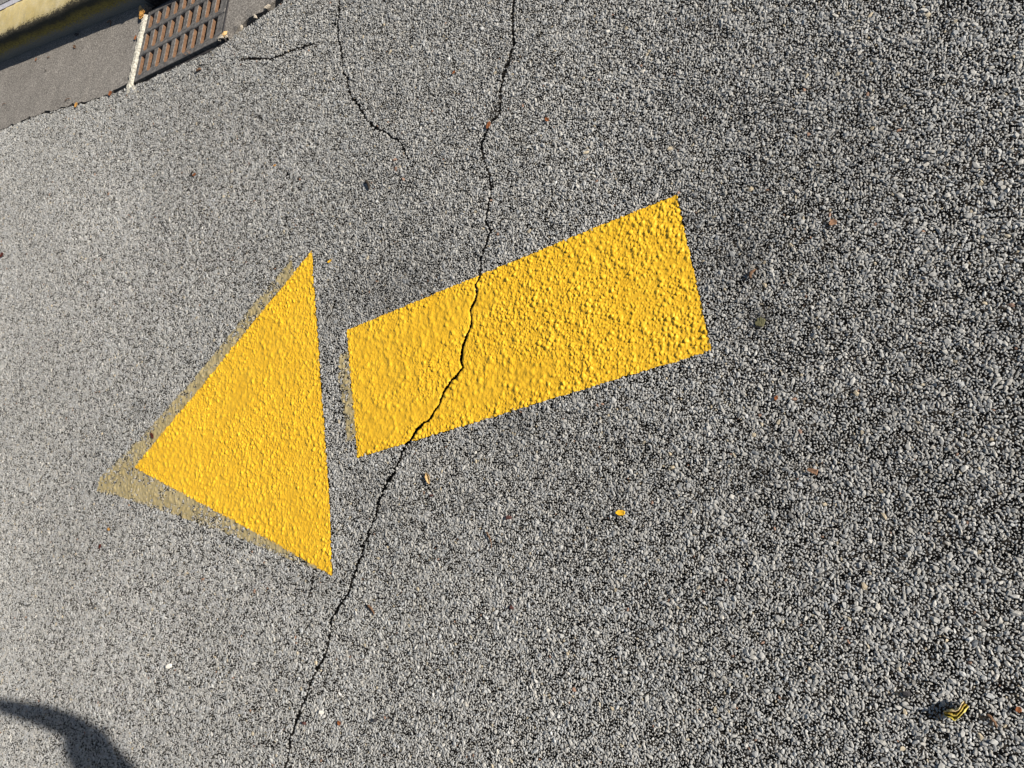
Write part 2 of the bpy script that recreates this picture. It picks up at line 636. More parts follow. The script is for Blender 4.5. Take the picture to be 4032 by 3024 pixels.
def relaxed_points(spacing, sig, rmin, rmax, seed, iters=10):
    """Jittered grid whose points push each other apart by their own radii."""
    r = np.random.default_rng(seed)
    x0, y0 = STONE_AREA.min(0); x1, y1 = STONE_AREA.max(0)
    nx, ny = int((x1 - x0) / spacing), int((y1 - y0) / spacing)
    X, Y = np.meshgrid(np.arange(nx) * spacing + x0, np.arange(ny) * spacing + y0, indexing='ij')
    X = X + r.uniform(-0.45, 0.45, X.shape) * spacing
    Y = Y + r.uniform(-0.45, 0.45, X.shape) * spacing
    rad = np.clip(spacing * 0.43 * np.exp(r.normal(0, sig, X.shape)), rmin, rmax)
    for it in range(iters):
        dX = np.zeros_like(X); dY = np.zeros_like(X)
        for a in (-2, -1, 0, 1, 2):
            for b in (-2, -1, 0, 1, 2):
                if a == 0 and b == 0: continue
                xs = np.roll(np.roll(X, a, 0), b, 1); ys = np.roll(np.roll(Y, a, 0), b, 1)
                rs = np.roll(np.roll(rad, a, 0), b, 1)
                ex = X - xs; ey = Y - ys
                d = np.sqrt(ex * ex + ey * ey) + 1e-6
                push = np.clip((rad + rs) * 0.84 - d, 0, None)
                push[d > spacing * 4] = 0
                w = rs / (rad + rs)
                dX += ex / d * push * w * 0.55; dY += ey / d * push * w * 0.55
        X += dX; Y += dY
    return np.stack([X.ravel(), Y.ravel()], 1), rad.ravel()


P_main, r_main = relaxed_points(0.0057, 0.42, 0.0010, 0.0066, 5)
P_fill, r_fill = relaxed_points(0.0042, 0.35, 0.0007, 0.0026, 6, 3)
r_fill = r_fill * 0.62
near = P_fill[:, 0] > -1.7 + 0.3 * rng.random(len(P_fill))
P_fill, r_fill = P_fill[near], r_fill[near]
# small stones only where no larger one lies
cell = 0.004
ox, oy = STONE_AREA.min(0) - 0.1
nxc, nyc = ((STONE_AREA.max(0) + 0.1 - [ox, oy]) / cell).astype(int) + 2
occ = np.zeros((nxc, nyc), bool)
for dx in (-1, 0, 1):
    for dy in (-1, 0, 1):
        q = P_main + np.array([dx, dy]) * 0.55 * r_main[:, None]
        ij = ((q - [ox, oy]) / cell).astype(int)
        m = (ij[:, 0] >= 0) & (ij[:, 1] >= 0) & (ij[:, 0] < nxc) & (ij[:, 1] < nyc)
        occ[ij[m, 0], ij[m, 1]] = True
ij = ((P_fill - [ox, oy]) / cell).astype(int)
m = (ij[:, 0] >= 0) & (ij[:, 1] >= 0) & (ij[:, 0] < nxc) & (ij[:, 1] < nyc)
P_fill, r_fill, ij = P_fill[m], r_fill[m], ij[m]
m = ~occ[ij[:, 0], ij[:, 1]]
P_fill, r_fill = P_fill[m], r_fill[m]
SP = np.vstack([P_main, P_fill]); SR = np.concatenate([r_main, r_fill])
m = inside(SP, STONE_AREA) & (SP[:, 1] < edge_y(SP[:, 0]) - 0.3 * SR)
SP, SR = SP[m], SR[m]
for L, W in CRACKS:
    d, w = polyline_dist(SP, L, W)
    m = d > w * 0.5 + 0.45 * SR
    SP, SR = SP[m], SR[m]
n = len(SP)
az = rng.uniform(0.62, 0.95, n)
prot = np.clip(0.60 * SR + rng.normal(0, 0.0004, n), 0.0005, 0.0040)      # how far each stone stands out of the bitumen
lowspots = fbm(SP[:, 0], SP[:, 1], 0.10, 2)
prot *= np.clip(0.70 + 0.6 * lowspots, 0.6, 1.25)
SZ = ground_z(SP[:, 0], SP[:, 1]) + prot - az * 0.78 * SR
ROT = np.stack([rng.normal(0, 0.22, n), rng.normal(0, 0.22, n), rng.uniform(0, 2 * math.pi, n)], 1)
SCL = np.stack([SR * rng.uniform(0.95, 1.35, n), SR * rng.uniform(0.75, 1.08, n), SR * az], 1)
IDX = rng.integers(0, N_PROTO, n)
val = np.clip(0.315 * np.exp(rng.normal(0, 0.11, n)), 0.13, 0.5)
warm = rng.normal(0.0, 0.018, n)
TINT = np.stack([val * (1.0 + warm), val * (0.99 + 0.2 * warm), val * (0.95 - warm)], 1)
u = rng.random(n)
TINT[u < 0.016] *= 0.42
m = (u > 0.022) & (u < 0.032); TINT[m] = TINT[m] * [1.08, 0.95, 0.74]
m = (u > 0.034) & (u < 0.0362); TINT[m] = TINT[m] * [0.80, 0.52, 0.40]
m = (u > 0.04) & (u < 0.06); TINT[m] = np.minimum(TINT[m] * 1.25, 0.5)
# oily and dirty patches of the old surface
stain = 0.84 + 0.32 * fbm(SP[:, 0] + 9, SP[:, 1], 0.55, 3)
for sx, sy, sr, sa in [(300, 885, 34, .32), (560, 1010, 60, .2), (640, 1030, 50, .18), (700, 700, 70, .22), (820, 640, 80, .25), (900, 600, 90, .2), (700, 1250, 60, .2),
                       (1645, 690, 26, .5), (1010, 1085, 30, .3), (850, 1120, 90, .12), (1100, 900, 60, .22), (780, 1060, 60, .15), (740, 620, 60, .2),
                       (1600, 560, 60, .2), (1650, 1010, 60, .18), (840, 230, 30, .2), (500, 1140, 70, .12)]:
    c = at(sx * K, sy * K)
    rr = sr * K * 0.00062
    stain *= 1 - sa * np.exp(-((SP - c) ** 2).sum(1) / (rr * rr))
TINT = TINT * stain[:, None]

# --- height of the stone tops as a raster under a marking


def raster(poly, res, margin=0.02):
    x0, y0 = poly.min(0) - margin; x1, y1 = poly.max(0) + margin
    nx, ny = int((x1 - x0) / res) + 1, int((y1 - y0) / res) + 1
    gxx = x0 + np.arange(nx) * res; gyy = y0 + np.arange(ny) * res
    X, Y = np.meshgrid(gxx, gyy, indexing='ij')
    base = ground_z(X, Y)
    H = base.copy()
    s = (SP[:, 0] > x0 - 0.01) & (SP[:, 0] < x1 + 0.01) & (SP[:, 1] > y0 - 0.01) & (SP[:, 1] < y1 + 0.01)
    p, rr, zc, a = SP[s], SR[s], SZ[s], az[s]
    r2 = np.random.default_rng(17)
    k = len(p)
    ang = r2.uniform(0, 2 * math.pi, (k, 6)) * 0.11 + np.arange(6) * (2 * math.pi / 6) + r2.uniform(0, 6.28, (k, 1))
    cs, sn = np.cos(ang), np.sin(ang)
    rk = r2.uniform(0.82, 1.12, (k, 6)) * rr[:, None]
    tx, ty = r2.normal(0, 0.28, k), r2.normal(0, 0.28, k)
    ci = np.round((p[:, 0] - x0) / res).astype(int); cj = np.round((p[:, 1] - y0) / res).astype(int)
    w = int(0.0095 / res) + 1
    for di in range(-w, w + 1):
        for dj in range(-w, w + 1):
            i, j = ci + di, cj + dj
            q = (i >= 0) & (j >= 0) & (i < nx) & (j < ny) & (rr * 1.15 > (math.hypot(di, dj) - 0.8) * res)
            if not q.any(): continue
            ii, jj = i[q], j[q]
            lx = x0 + ii * res - p[q, 0]; ly = y0 + jj * res - p[q, 1]
            dd = ((cs[q] * lx[:, None] + sn[q] * ly[:, None]) / rk[q]).max(1)
            g = dd < 1
            top = zc[q] + 0.80 * rr[q] * a[q] * np.sqrt(np.clip(1 - dd ** 3.6, 0, 1)) + tx[q] * lx + ty[q] * ly
            np.maximum.at(H, (ii[g], jj[g]), top[g])
    return X, Y, H, base


def blur(H, n):
    for _ in range(n):
        H = (H + np.roll(H, 1, 0) + np.roll(H, -1, 0)) / 3
        H = (H + np.roll(H, 1, 1) + np.roll(H, -1, 1)) / 3
    return H


def sheet_from_mask(name, X, Y, Z, cellmask, mat, parent):
    nx, ny = X.shape
    I, J = np.nonzero(cellmask)
    a = I * ny + J
    F = np.stack([a, a + ny, a + ny + 1, a + 1], 1)
    used, inv = np.unique(F, return_inverse=True)
    V = np.stack([X.ravel()[used], Y.ravel()[used], Z.ravel()[used]], 1)
    return link(name, fast_mesh(name, V, inv.reshape(F.shape)), mat, parent, True)


RES = 0.0015
arrow = bpy.data.objects.new('arrow_marking', None)
COL.objects.link(arrow)
arrow.location = (0, 0, 0)
tag(arrow, 'bright yellow painted direction arrow, arrowhead and shaft, on the grey asphalt', 'road marking')
tops = {}
for nm, poly in (('arrow_shaft', SHAFT), ('arrowhead', HEAD)):
    X, Y, H, base = raster(poly, RES)
    Pt = np.stack([X.ravel(), Y.ravel()], 1)
    jit = np.stack([vnoise(X, Y, 0.006).ravel() - 0.5, vnoise(X + 3, Y, 0.006).ravel() - 0.5], 1) * 0.0045
    ins = inside(Pt + jit, poly).reshape(X.shape)
    ed = poly_edge_dist(Pt, poly).reshape(X.shape)
    # paint runs together where the coat is thick: towards the tail of the shaft and the back of the head the stone shows most
    thick = fbm(X, Y, 0.16, 3)
    if nm == 'arrow_shaft':
        t = ((Pt - SHAFT[3]) @ (SHAFT[0] - SHAFT[3])).reshape(X.shape) / ((SHAFT[0] - SHAFT[3]) @ (SHAFT[0] - SHAFT[3]))
        e_ = SHAFT[2] - SHAFT[3]
        sc = ((Pt - SHAFT[3]) @ e_).reshape(X.shape) / (e_ @ e_)
        smooth = np.clip(0.75 - 0.95 * t, 0, 0.7) + (thick - 0.5) * 1.6
        # thick overlaps left by the roller along both long sides
        for s0, t1 in ((0.20, 0.62), (0.80, 0.70)):
            w_ = 0.075 + 0.03 * (vnoise(X, Y, 0.05) - 0.5)
            smooth = smooth + 0.9 * np.exp(-((sc - s0) / w_) ** 2) * np.clip((t1 - t) / 0.15, 0, 1) * np.clip(vnoise(X + 2, Y, 0.05) * 1.6 + 0.1, 0, 1)
    else:
        smooth = 0.62 + (thick - 0.5) * 1.7
    smooth = np.clip(smooth, 0, 1) * np.clip(ed / 0.035, 0.15, 1)
    grit = 0.0009 * (vnoise(X, Y, 0.0042) - 0.5) + 0.0007 * (vnoise(X + 1, Y, 0.0028) - 0.5)
    Hs = 0.75 * H + 0.25 * blur(H, 1) + grit
    Hb = blur(H, 10)
    ridge = Hb - base
    fill = base + np.clip(ridge * 1.02, 0, 1) + 0.0004 * (vnoise(X, Y, 0.009) - 0.5) + 0.5 * grit
    Z = Hs * (1 - 0.78 * smooth) + fill * (0.78 * smooth)
    Z = np.maximum(Z, base + 0.25 * ridge * (1 - smooth) + 0.0002) + 0.0004
    Z = Hb + (Z - Hb) * 0.80
    d, w = polyline_dist(Pt, MAIN, CRACKS[0][1])
    d = d.reshape(X.shape); w = w.reshape(X.shape)
    Z = Z - 0.003 * np.exp(-(d / 0.004) ** 2)
    ins &= d > w * (0.18 + 0.55 * vnoise(X, Y, 0.03)) + 0.0022 * (vnoise(X, Y, 0.006) - 0.35)
    cm = np.zeros(X.shape, bool)
    cm[:-1, :-1] = ins[:-1, :-1] & ins[1:, :-1] & ins[:-1, 1:] & ins[1:, 1:]
    o = sheet_from_mask(nm, X, Y, Z, cm, M_PAINT, arrow)

old = bpy.data.objects.new('faded_arrow_marking', None)
COL.objects.link(old)
tag(old, 'faded tan remains of an older arrow showing along the edges of the yellow arrow', 'road marking')
for nm, poly, cover in (('faded_arrowhead', OLD_HEAD, 0.60), ('faded_shaft_end', OLD_SHAFT, 0.55)):
    X, Y, H, base = raster(poly, 0.0022)
    Pt = np.stack([X.ravel(), Y.ravel()], 1)
    ed = poly_edge_dist(Pt, poly).reshape(X.shape)
    ins = inside(Pt, poly).reshape(X.shape)
    new = (inside(Pt, HEAD) & (poly_edge_dist(Pt, HEAD) > 0.006)) | (inside(Pt, SHAFT) & (poly_edge_dist(Pt, SHAFT) > 0.006))
    ins &= ~new.reshape(X.shape)
    nz = 0.65 * fbm(X, Y, 0.010, 3) + 0.35 * fbm(X, Y, 0.11, 2)
    lim = cover - 0.16 * np.exp(-ed / 0.012)
    ins &= nz < lim
    Hs = blur(H, 1); Hb = blur(H, 5)
    Z = np.maximum(0.6 * Hs + 0.4 * Hb, base + 0.4 * (Hb - base)) + 0.00035
    cm = np.zeros(X.shape, bool)
    cm[:-1, :-1] = ins[:-1, :-1] & ins[1:, :-1] & ins[:-1, 1:] & ins[1:, 1:]
    sheet_from_mask(nm, X, Y, Z, cm, M_OLDPAINT, old)
# stones under the worn coat keep a tan film
m = inside(SP, OLD_HEAD) | inside(SP, OLD_SHAFT)
f = m & (rng.random(n) < 0.62)
TINT[f] = TINT[f] * 0.35 + np.array([0.37, 0.305, 0.165]) * 0.62

# stones wholly under the fresh paint are left out
hid = np.zeros(n, bool)
for poly in (SHAFT, HEAD):
    hid |= inside(SP, poly) & (poly_edge_dist(SP, poly) > SR * 0.55)
vis = ~hid

# the 300 stones that show largest are objects of their own
Cd = np.sqrt(((SP) ** 2).sum(1) + CAM_H ** 2)
infr = inside(SP, FRAME)
score = np.where(vis & infr, SR / Cd, 0)
big = np.argsort(-score)[:300]
solo_me = []
for me in proto_me:
    m2 = me.copy(); m2.materials.clear(); m2.materials.append(M_STONE)
    solo_me.append(m2)
for i in big:
    o = bpy.data.objects.new('stone', solo_me[IDX[i]])
    COL.objects.link(o)
    o.parent = road
    o.location = (SP[i, 0], SP[i, 1], SZ[i])
    o.rotation_euler = ROT[i]
    o.scale = SCL[i]
    o.color = (*TINT[i], 1)
vis[big] = False
idx = np.nonzero(vis)[0]
pm = bpy.data.meshes.new('aggregate')
pm.vertices.add(len(idx))
pm.vertices.foreach_set('co', np.column_stack([SP[idx], SZ[idx]]).astype(np.float32).ravel())
for nm, typ, data in (('rot', 'FLOAT_VECTOR', ROT[idx]), ('scl', 'FLOAT_VECTOR', SCL[idx])):
    at_ = pm.attributes.new(nm, typ, 'POINT')
    at_.data.foreach_set('vector', data.astype(np.float32).ravel())
at_ = pm.attributes.new('tint', 'FLOAT_COLOR', 'POINT')
at_.data.foreach_set('color', np.column_stack([TINT[idx], np.ones(len(idx))]).astype(np.float32).ravel())
at_ = pm.attributes.new('pick', 'INT', 'POINT')
at_.data.foreach_set('value', IDX[idx].astype(np.int32))
agg = link('aggregate', pm, None, road)
agg['kind'] = 'stuff'
agg['label'] = 'pale crushed stone bedded all over the road surface'
ng = bpy.data.node_groups.new('scatter_stone', 'GeometryNodeTree')
ng.interface.new_socket('Geometry', in_out='INPUT', socket_type='NodeSocketGeometry')
ng.interface.new_socket('Geometry', in_out='OUTPUT', socket_type='NodeSocketGeometry')
gi = ng.nodes.new('NodeGroupInput'); go = ng.nodes.new('NodeGroupOutput')
ci = ng.nodes.new('GeometryNodeCollectionInfo')
ci.inputs['Collection'].default_value = proto_col
ci.inputs['Separate Children'].default_value = True
ci.inputs['Reset Children'].default_value = True
iop = ng.nodes.new('GeometryNodeInstanceOnPoints')
iop.inputs['Pick Instance'].default_value = True


def named(nm, typ):
    a = ng.nodes.new('GeometryNodeInputNamedAttribute')
    a.data_type = typ
    a.inputs['Name'].default_value = nm
    return a.outputs['Attribute']


e2r = ng.nodes.new('FunctionNodeEulerToRotation')
ng.links.new(named('rot', 'FLOAT_VECTOR'), e2r.inputs[0])
ng.links.new(gi.outputs[0], iop.inputs['Points'])
ng.links.new(ci.outputs[0], iop.inputs['Instance'])
ng.links.new(named('pick', 'INT'), iop.inputs['Instance Index'])
ng.links.new(e2r.outputs[0], iop.inputs['Rotation'])
ng.links.new(named('scl', 'FLOAT_VECTOR'), iop.inputs['Scale'])
ng.links.new(iop.outputs[0], go.inputs[0])
md = agg.modifiers.new('scatter', 'NODES')
md.node_group = ng
print('stones', len(idx))

# ------------------------------------------------------------------ gutter, kerb, footpath
KB = np.array([-3.174, 2.200]); KU = np.array([0.9964, -0.085]); KN = np.array([0.085, 0.9964])


def kerb_pt(s, d):
    return KB + KU * s + KN * d


# gutter pan: from the asphalt edge to the kerb foot, broken along the asphalt edge right of the drain
lo = []
for i, p in enumerate(E_LINE):
    gap = 0.010 + 0.006 * math.sin(i * 1.7)
    if p[0] > gxy(G_W, 0)[0] + 0.01 and p[0] < 0:
        gap = 0.030 + 0.030 * (vnoise(p[0], p[1], 0.05)) + rng.normal(0, 0.004)
    elif -6 < p[0] < -3.08:
        gap = 0.007 + 0.018 * vnoise(p[0], 0.3, 0.06) ** 2 + rng.normal(0, 0.0022) + 0.02 * max(0, 1 - abs(p[0] + 3.15) / 0.12)
    lo.append((p[0], p[1] + max(gap, 0.002)))
hi = [kerb_pt(s, 0.004) for s in np.linspace(-26.5, 30, 60)]
gut_outer = lo + [tuple(p) for p in hi[::-1]]
gxx, gyy = np.meshgrid(np.arange(-5.2, -1.2, 0.035), np.arange(0.0, 0.42, 0.035))
gq = np.stack([gxx.ravel(), edge_y(gxx.ravel()) + 0.07 + gyy.ravel()], 1)
gq = gq[((gq - KB) @ KN) < -0.02]
ph = np.array(pit(0.013)); ph[0] -= G_E2 * 0.2; ph[1] -= G_E2 * 0.2       # the drain notch opens to the asphalt side
_a, _b = gxy(-0.040, 0), gxy(G_W + 0.008, 0)
# the pan is two slabs either side of the drain and a narrow one is not needed behind it
left_out, right_out = [], []
xl = lambda y: (gxy(-0.040, 0) + G_E2 * (y - gxy(-0.040, 0)[1]))[0]
xr = lambda y: (gxy(G_W + 0.012, 0) + G_E2 * (y - gxy(G_W + 0.012, 0)[1]))[0]
lo_l = [p for p in lo if p[0] < xl(p[1]) - 0.006]
lo_r = [p for p in lo if p[0] > xr(p[1]) + 0.02]
# straight notch sides
def kerb_y(x):
    s = (x - KB[0]) / KU[0]
    return kerb_pt(s, 0.004)[1]
ytop_l, ytop_r = kerb_y(xl(2.19)), kerb_y(xr(2.14))
left_side = [(xl(y) + rng.normal(0, 0.0025), y) for y in np.linspace(lo_l[-1][1] + 0.006, ytop_l, 14)]
right_side = [(xr(y) + rng.normal(0, 0.0008), y) for y in np.linspace(ytop_r, lo_r[0][1] + 0.045, 12)]
hi_l = [tuple(p) for p in hi if p[0] < left_side[-1][0] - 0.02]
hi_r = [tuple(p) for p in hi if p[0] > right_side[0][0] + 0.02]


def gz(x, y):
    return gutter_z(x, y) + 0.0016 * (fbm(x, y, 0.03, 2) - 0.5)


gut = bpy.data.objects.new('gutter', None); COL.objects.link(gut)
tag(gut, 'concrete gutter pan between asphalt and kerb', None, None, 'structure')
lp = lo_l + left_side + hi_l[::-1]
ql = gq[inside(gq, np.array(lp)) & (poly_edge_dist(gq, np.array(lp)) > 0.012)]
cdt_sheet('gutter_slab', lp, [], ql, gz, 0.06, M_CONC, gut)
rp = lo_r + hi_r[::-1] + right_side
qr = gq[inside(gq, np.array(rp)) & (poly_edge_dist(gq, np.array(rp)) > 0.012)]


def gz_r(x, y):
    # the broken lip crumbles down towards the asphalt
    d = (y - edge_y(x))
    crumble = np.clip(1 - (d - 0.02) / 0.07, 0, 1) * (x < 0)
    return gz(x, y) - crumble * 0.012 * fbm(x, y, 0.022, 3) * 2


cdt_sheet('gutter_slab', rp, [], qr, gz_r, 0.06, M_CONC, gut)
# pale mortar strip along the left side of the drain
mv, mf = [], []
nn = 40
for i in range(nn):
    v = -0.05 + (G_D + 0.04) * i / (nn - 1)
    wob = 0.0035 * math.sin(i * 1.3) + rng.normal(0, 0.0015)
    for k, (uu, zz) in enumerate([(-0.037, -0.02), (-0.034 + wob * 1.6, 0.0035), (-0.026 + wob, 0.008), (-0.013 + wob * 0.6, 0.005), (-0.006 + wob * 0.5, -0.004), (-0.006 + wob * 0.5, -0.05)]):
        p = gxy(uu, v)
        mv.append((p[0], p[1], float(gutter_z(np.array([p[0]]), np.array([p[1]]))[0]) + zz + (rng.normal(0, 0.001) if 0 < k < 4 else 0)))
for i in range(nn - 1):
    for k in range(5):
        mf.append((i * 6 + k, i * 6 + k + 1, (i + 1) * 6 + k + 1, (i + 1) * 6 + k))
mo = link('mortar_strip', mesh_of('mortar_strip', mv, mf), M_CONC_BRIGHT, gut)
mo['label'] = 'pale rough mortar strip along the left side of the drain'

# kerb
prof = [(0.0, -0.06), (0.0, 0.0), (0.003, 0.03), (0.007, 0.06), (0.012, 0.083), (0.020, 0.100), (0.032, 0.111), (0.048, 0.117), (0.075, 0.121), (0.115, 0.124), (0.165, 0.124),
        (0.182, 0.118), (0.190, 0.104), (0.192, 0.05)]
arc = [0.0]
for a, b in zip(prof[:-1], prof[1:]):
    arc.append(arc[-1] + math.hypot(b[0] - a[0], b[1] - a[1]))
arc = [a - 0.06 for a in arc]


def kerb_piece(name, s0, s1, n, parent=None):
    V, F, A = [], [], []
    ss = np.linspace(s0, s1, n)
    for s in ss:
        for (d, h), a in zip(prof, arc):
            p = kerb_pt(s, d)
            z0 = -0.037
            w = 0.0060 * (fbm(s * 1.0, a, 0.035, 3) - 0.5) + 0.006 * (fbm(s, a * 0.4, 0.3, 2) - 0.5)
            V.append((p[0] + KN[0] * w, p[1] + KN[1] * w, z0 + h + (w if h > 0.1 else 0)))
            A.append(a)
    m_ = len(prof)
    for i in range(len(ss) - 1):
        for k in range(m_ - 1):
            F.append((i * m_ + k, (i + 1) * m_ + k, (i + 1) * m_ + k + 1, i * m_ + k + 1))
    F.append(tuple(range(m_))); F.append(tuple(range((len(ss) - 1) * m_, len(ss) * m_))[::-1])
    me = mesh_of(name, V, F)
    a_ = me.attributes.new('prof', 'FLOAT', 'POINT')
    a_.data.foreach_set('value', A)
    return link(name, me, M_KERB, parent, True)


kerb = bpy.data.objects.new('kerb', None); COL.objects.link(kerb)
tag(kerb, 'yellow painted concrete kerb with a black scuffed shoulder', None, None, 'structure')
s_l = 0.06; s_r = s_l + 0.66
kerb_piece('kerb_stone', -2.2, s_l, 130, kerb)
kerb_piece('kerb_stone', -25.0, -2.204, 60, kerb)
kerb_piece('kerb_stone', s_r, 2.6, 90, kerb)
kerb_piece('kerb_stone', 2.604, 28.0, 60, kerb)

# footpath behind the kerb, with a pale joint strip
M_PATH = simple('footpath_concrete', (0.24, 0.235, 0.22), 0.5, 140, 0.92, 0.9, 0.004)
M_JOINT = simple('pale_joint', (0.50, 0.49, 0.52), 0.2, 90, 0.9, 0.4, 0.002)


def strip(name, d0, d1, z0, z1, mat, nseg, amp):
    V, F = [], []
    ss = np.concatenate([np.linspace(-26, -2.4, 12), np.linspace(-2.3, 3, nseg), np.linspace(3.2, 28, 12)])
    dd = np.linspace(d0, d1, 6) if d1 - d0 < 1 else np.concatenate([np.linspace(d0, d0 + 0.5, 12), np.linspace(d0 + 0.8, d1, 8)])
    for s in ss:
        for k, d in enumerate(dd):
            p = kerb_pt(s, d)
            t = (d - d0) / (d1 - d0)
            V.append((p[0], p[1], z0 + (z1 - z0) * t + amp * (fbm(s, d, 0.03, 2) - 0.5)))
    m_ = len(dd)
    for i in range(len(ss) - 1):
        for k in range(m_ - 1):
            F.append((i * m_ + k, (i + 1) * m_ + k, (i + 1) * m_ + k + 1, i * m_ + k + 1))
    return link(name, mesh_of(name, V, F), mat)


j = strip('footpath_joint', 0.1925, 0.222, 0.076, 0.078, M_JOINT, 120, 0.002)
tag(j, 'pale joint strip behind the yellow kerb', None, None, 'structure')
fp = strip('footpath', 0.2225, 20.0, 0.081, 0.10, M_PATH, 120, 0.006)
tag(fp, 'rough grey footpath behind the kerb', None, None, 'structure')

# ------------------------------------------------------------------ storm drain
def gm(u, v, z=0.0):
    """Frame of the drain: u along the kerb, v towards it, z up from the tilted grate top."""
    p = gxy(u, v)
    return Vector((p[0], p[1], -0.008 - SLOPE * v + z))


gmat = Matrix.Identity(4)
ux = Vector((G_E1[0], G_E1[1], 0)); vy = Vector((G_E2[0], G_E2[1], -SLOPE)).normalized(); wz = ux.cross(vy)
for r_ in range(3):
    gmat[r_][0] = ux[r_]; gmat[r_][1] = vy[r_]; gmat[r_][2] = wz[r_]


def gbox(bm, u0, u1, v0, v1, z0, z1, bev=0.0):
    M = gmat.copy()
    c = gm((u0 + u1) / 2, (v0 + v1) / 2) + wz * ((z0 + z1) / 2)
    M.translation = c
    bm_box(bm, M, u1 - u0, v1 - v0, z1 - z0, bev)


def gobj(name, boxes, mat, parent, bev=0.0015, side_rust=False):
    bm = bmesh.new()
    for b in boxes: gbox(bm, *b, bev)
    bm.normal_update()
    if side_rust:
        for f in bm.faces:
            if abs(f.normal.dot(ux)) > 0.9: f.material_index = 1
    return bm_obj(name, bm, mat, parent)


drain = bpy.data.objects.new('storm_drain', None); COL.objects.link(drain)
tag(drain, 'dark cast iron storm drain with slotted grate set in the concrete gutter', 'storm drain')
# frame ledges on the asphalt side step down, rims on the other sides
gobj('frame', [(-0.004, G_W + 0.010, -0.016, -0.003, -0.07, -0.016), (-0.004, G_W + 0.010, -0.036, -0.0165, -0.08, -0.026),
               (-0.0045, 0.002, -0.0025, G_D + 0.012, -0.07, -0.006), (G_W - 0.001, G_W + 0.011, -0.0025, G_D + 0.012, -0.07, 0.001),
               (0.0025, G_W - 0.0015, G_D - 0.001, G_D + 0.012, -0.07, -0.006)], M_IRON_DARK, drain)
grate = bpy.data.objects.new('grate', None); COL.objects.link(grate); grate.parent = drain
x0, x1 = 0.005, G_W - 0.004
pitch = 0.0602
slot = 0.033
first = 0.040
rails = [(x0, x1, 0.0, 0.026, -0.045, 0.0), (x0, x1, G_D - 0.024, G_D - 0.003, -0.045, 0.0)]
for rbox in rails:
    gobj('rail', [rbox], M_IRON, grate)
for v in (0.1265, 0.2425):
    gobj('crossbar', [(x0, x1, v, v + 0.022, -0.045, 0.0018)], M_IRON, grate, 0.003)
edges = [x0]
for k in range(9):
    edges += [first - slot / 2 + pitch * k, first + slot / 2 + pitch * k]
edges.append(x1)
for a, b in zip(edges[0::2], edges[1::2]):
    bm = bmesh.new()
    for va, vb in ((0.0262, 0.1263), (0.1487, 0.2423), (0.2647, G_D - 0.0242)):
        gbox(bm, a, b, va, vb, -0.0175, -0.0004, 0.0016)
        # cast fillets rounding off the slot ends
        for (uu, sg) in ((a, -1), (b, 1)):
            for vv, sv in ((va, 1),):
                if (uu == x0) or (uu == x1): continue
                p = [gm(uu - sg * 0.0005, vv) , gm(uu + sg * 0.009, vv), gm(uu - sg * 0.0005, vv + sv * 0.014)]
                top = [bm.verts.new(q + wz * -0.0008) for q in p]
                bot = [bm.verts.new(q + wz * -0.017) for q in p]
                bm.faces.new(top); bm.faces.new(bot[::-1])
                for i in range(3):
                    bm.faces.new((top[i], bot[i], bot[(i + 1) % 3], top[(i + 1) % 3]))
    bmesh.ops.recalc_face_normals(bm, faces=bm.faces)
    bm.normal_update()
    for f in bm.faces:
        if f.normal.dot(wz) < 0.5: f.material_index = 1
    bm_obj('bar', bm, [M_IRON, M_RUST], grate)
# pit below
M_PIT = simple('pit_wall', (0.045, 0.04, 0.035), 0.4, 60, 0.95, 0.6, 0.004)
gobj('pit', [(-0.03, -0.0047, -0.05, G_D + 0.03, -0.60, -0.071), (G_W + 0.0112, G_W + 0.035, -0.05, G_D + 0.03, -0.60, -0.071),
             (-0.0045, G_W + 0.011, -0.06, -0.0362, -0.60, -0.082), (-0.0045, G_W + 0.011, G_D + 0.0122, G_D + 0.035, -0.60, -0.071),
             (-0.03, G_W + 0.035, -0.06, G_D + 0.035, -0.62, -0.601)], M_PIT, drain, 0)
# kerb opening behind the grate: a cast hood with an open mouth
def kbox(bm, s0, s1, d0, d1, z0, z1, bev=0.004):
    M = Matrix.Identity(4)
    M[0][0], M[1][0] = KU; M[0][1], M[1][1] = KN
    p = kerb_pt((s0 + s1) / 2, (d0 + d1) / 2)
    M.translation = (p[0], p[1], (z0 + z1) / 2)
    bm_box(bm, M, s1 - s0, d1 - d0, z1 - z0, bev)
bm = bmesh.new()
kbox(bm, s_l + 0.002, s_r - 0.002, 0.016, 0.158, 0.050, 0.072, 0.010)
kbox(bm, s_l + 0.002, s_l + 0.022, -0.002, 0.157, -0.12, 0.049, 0)
kbox(bm, s_r - 0.022, s_r - 0.002, -0.002, 0.157, -0.12, 0.049, 0)
kbox(bm, s_l + 0.023, s_r - 0.023, 0.140, 0.157, -0.12, 0.049, 0)
kbox(bm, s_l + 0.023, s_r - 0.023, -0.02, 0.139, -0.14, -0.121, 0)
bm_obj('inlet_hood', bm, M_IRON_DARK, drain)


# ------------------------------------------------------------------ litter on the ground
def top_z(x, y):
    return float(ground_z(np.array([x]), np.array([y]))[0])


def place(o, px, py, dz, zref=0.0):
    p = at(px, py, zref)
    o.location = (p[0], p[1], zref + dz + (top_z(*p) if zref == 0.0 else 0))
    return p


def pdir(px0, py0, px1, py1, z=0.0):
    a, b = at(px0, py0, z), at(px1, py1, z)
    return (a + b) / 2, float(np.hypot(*(b - a))), math.atan2(b[1] - a[1], b[0] - a[0])


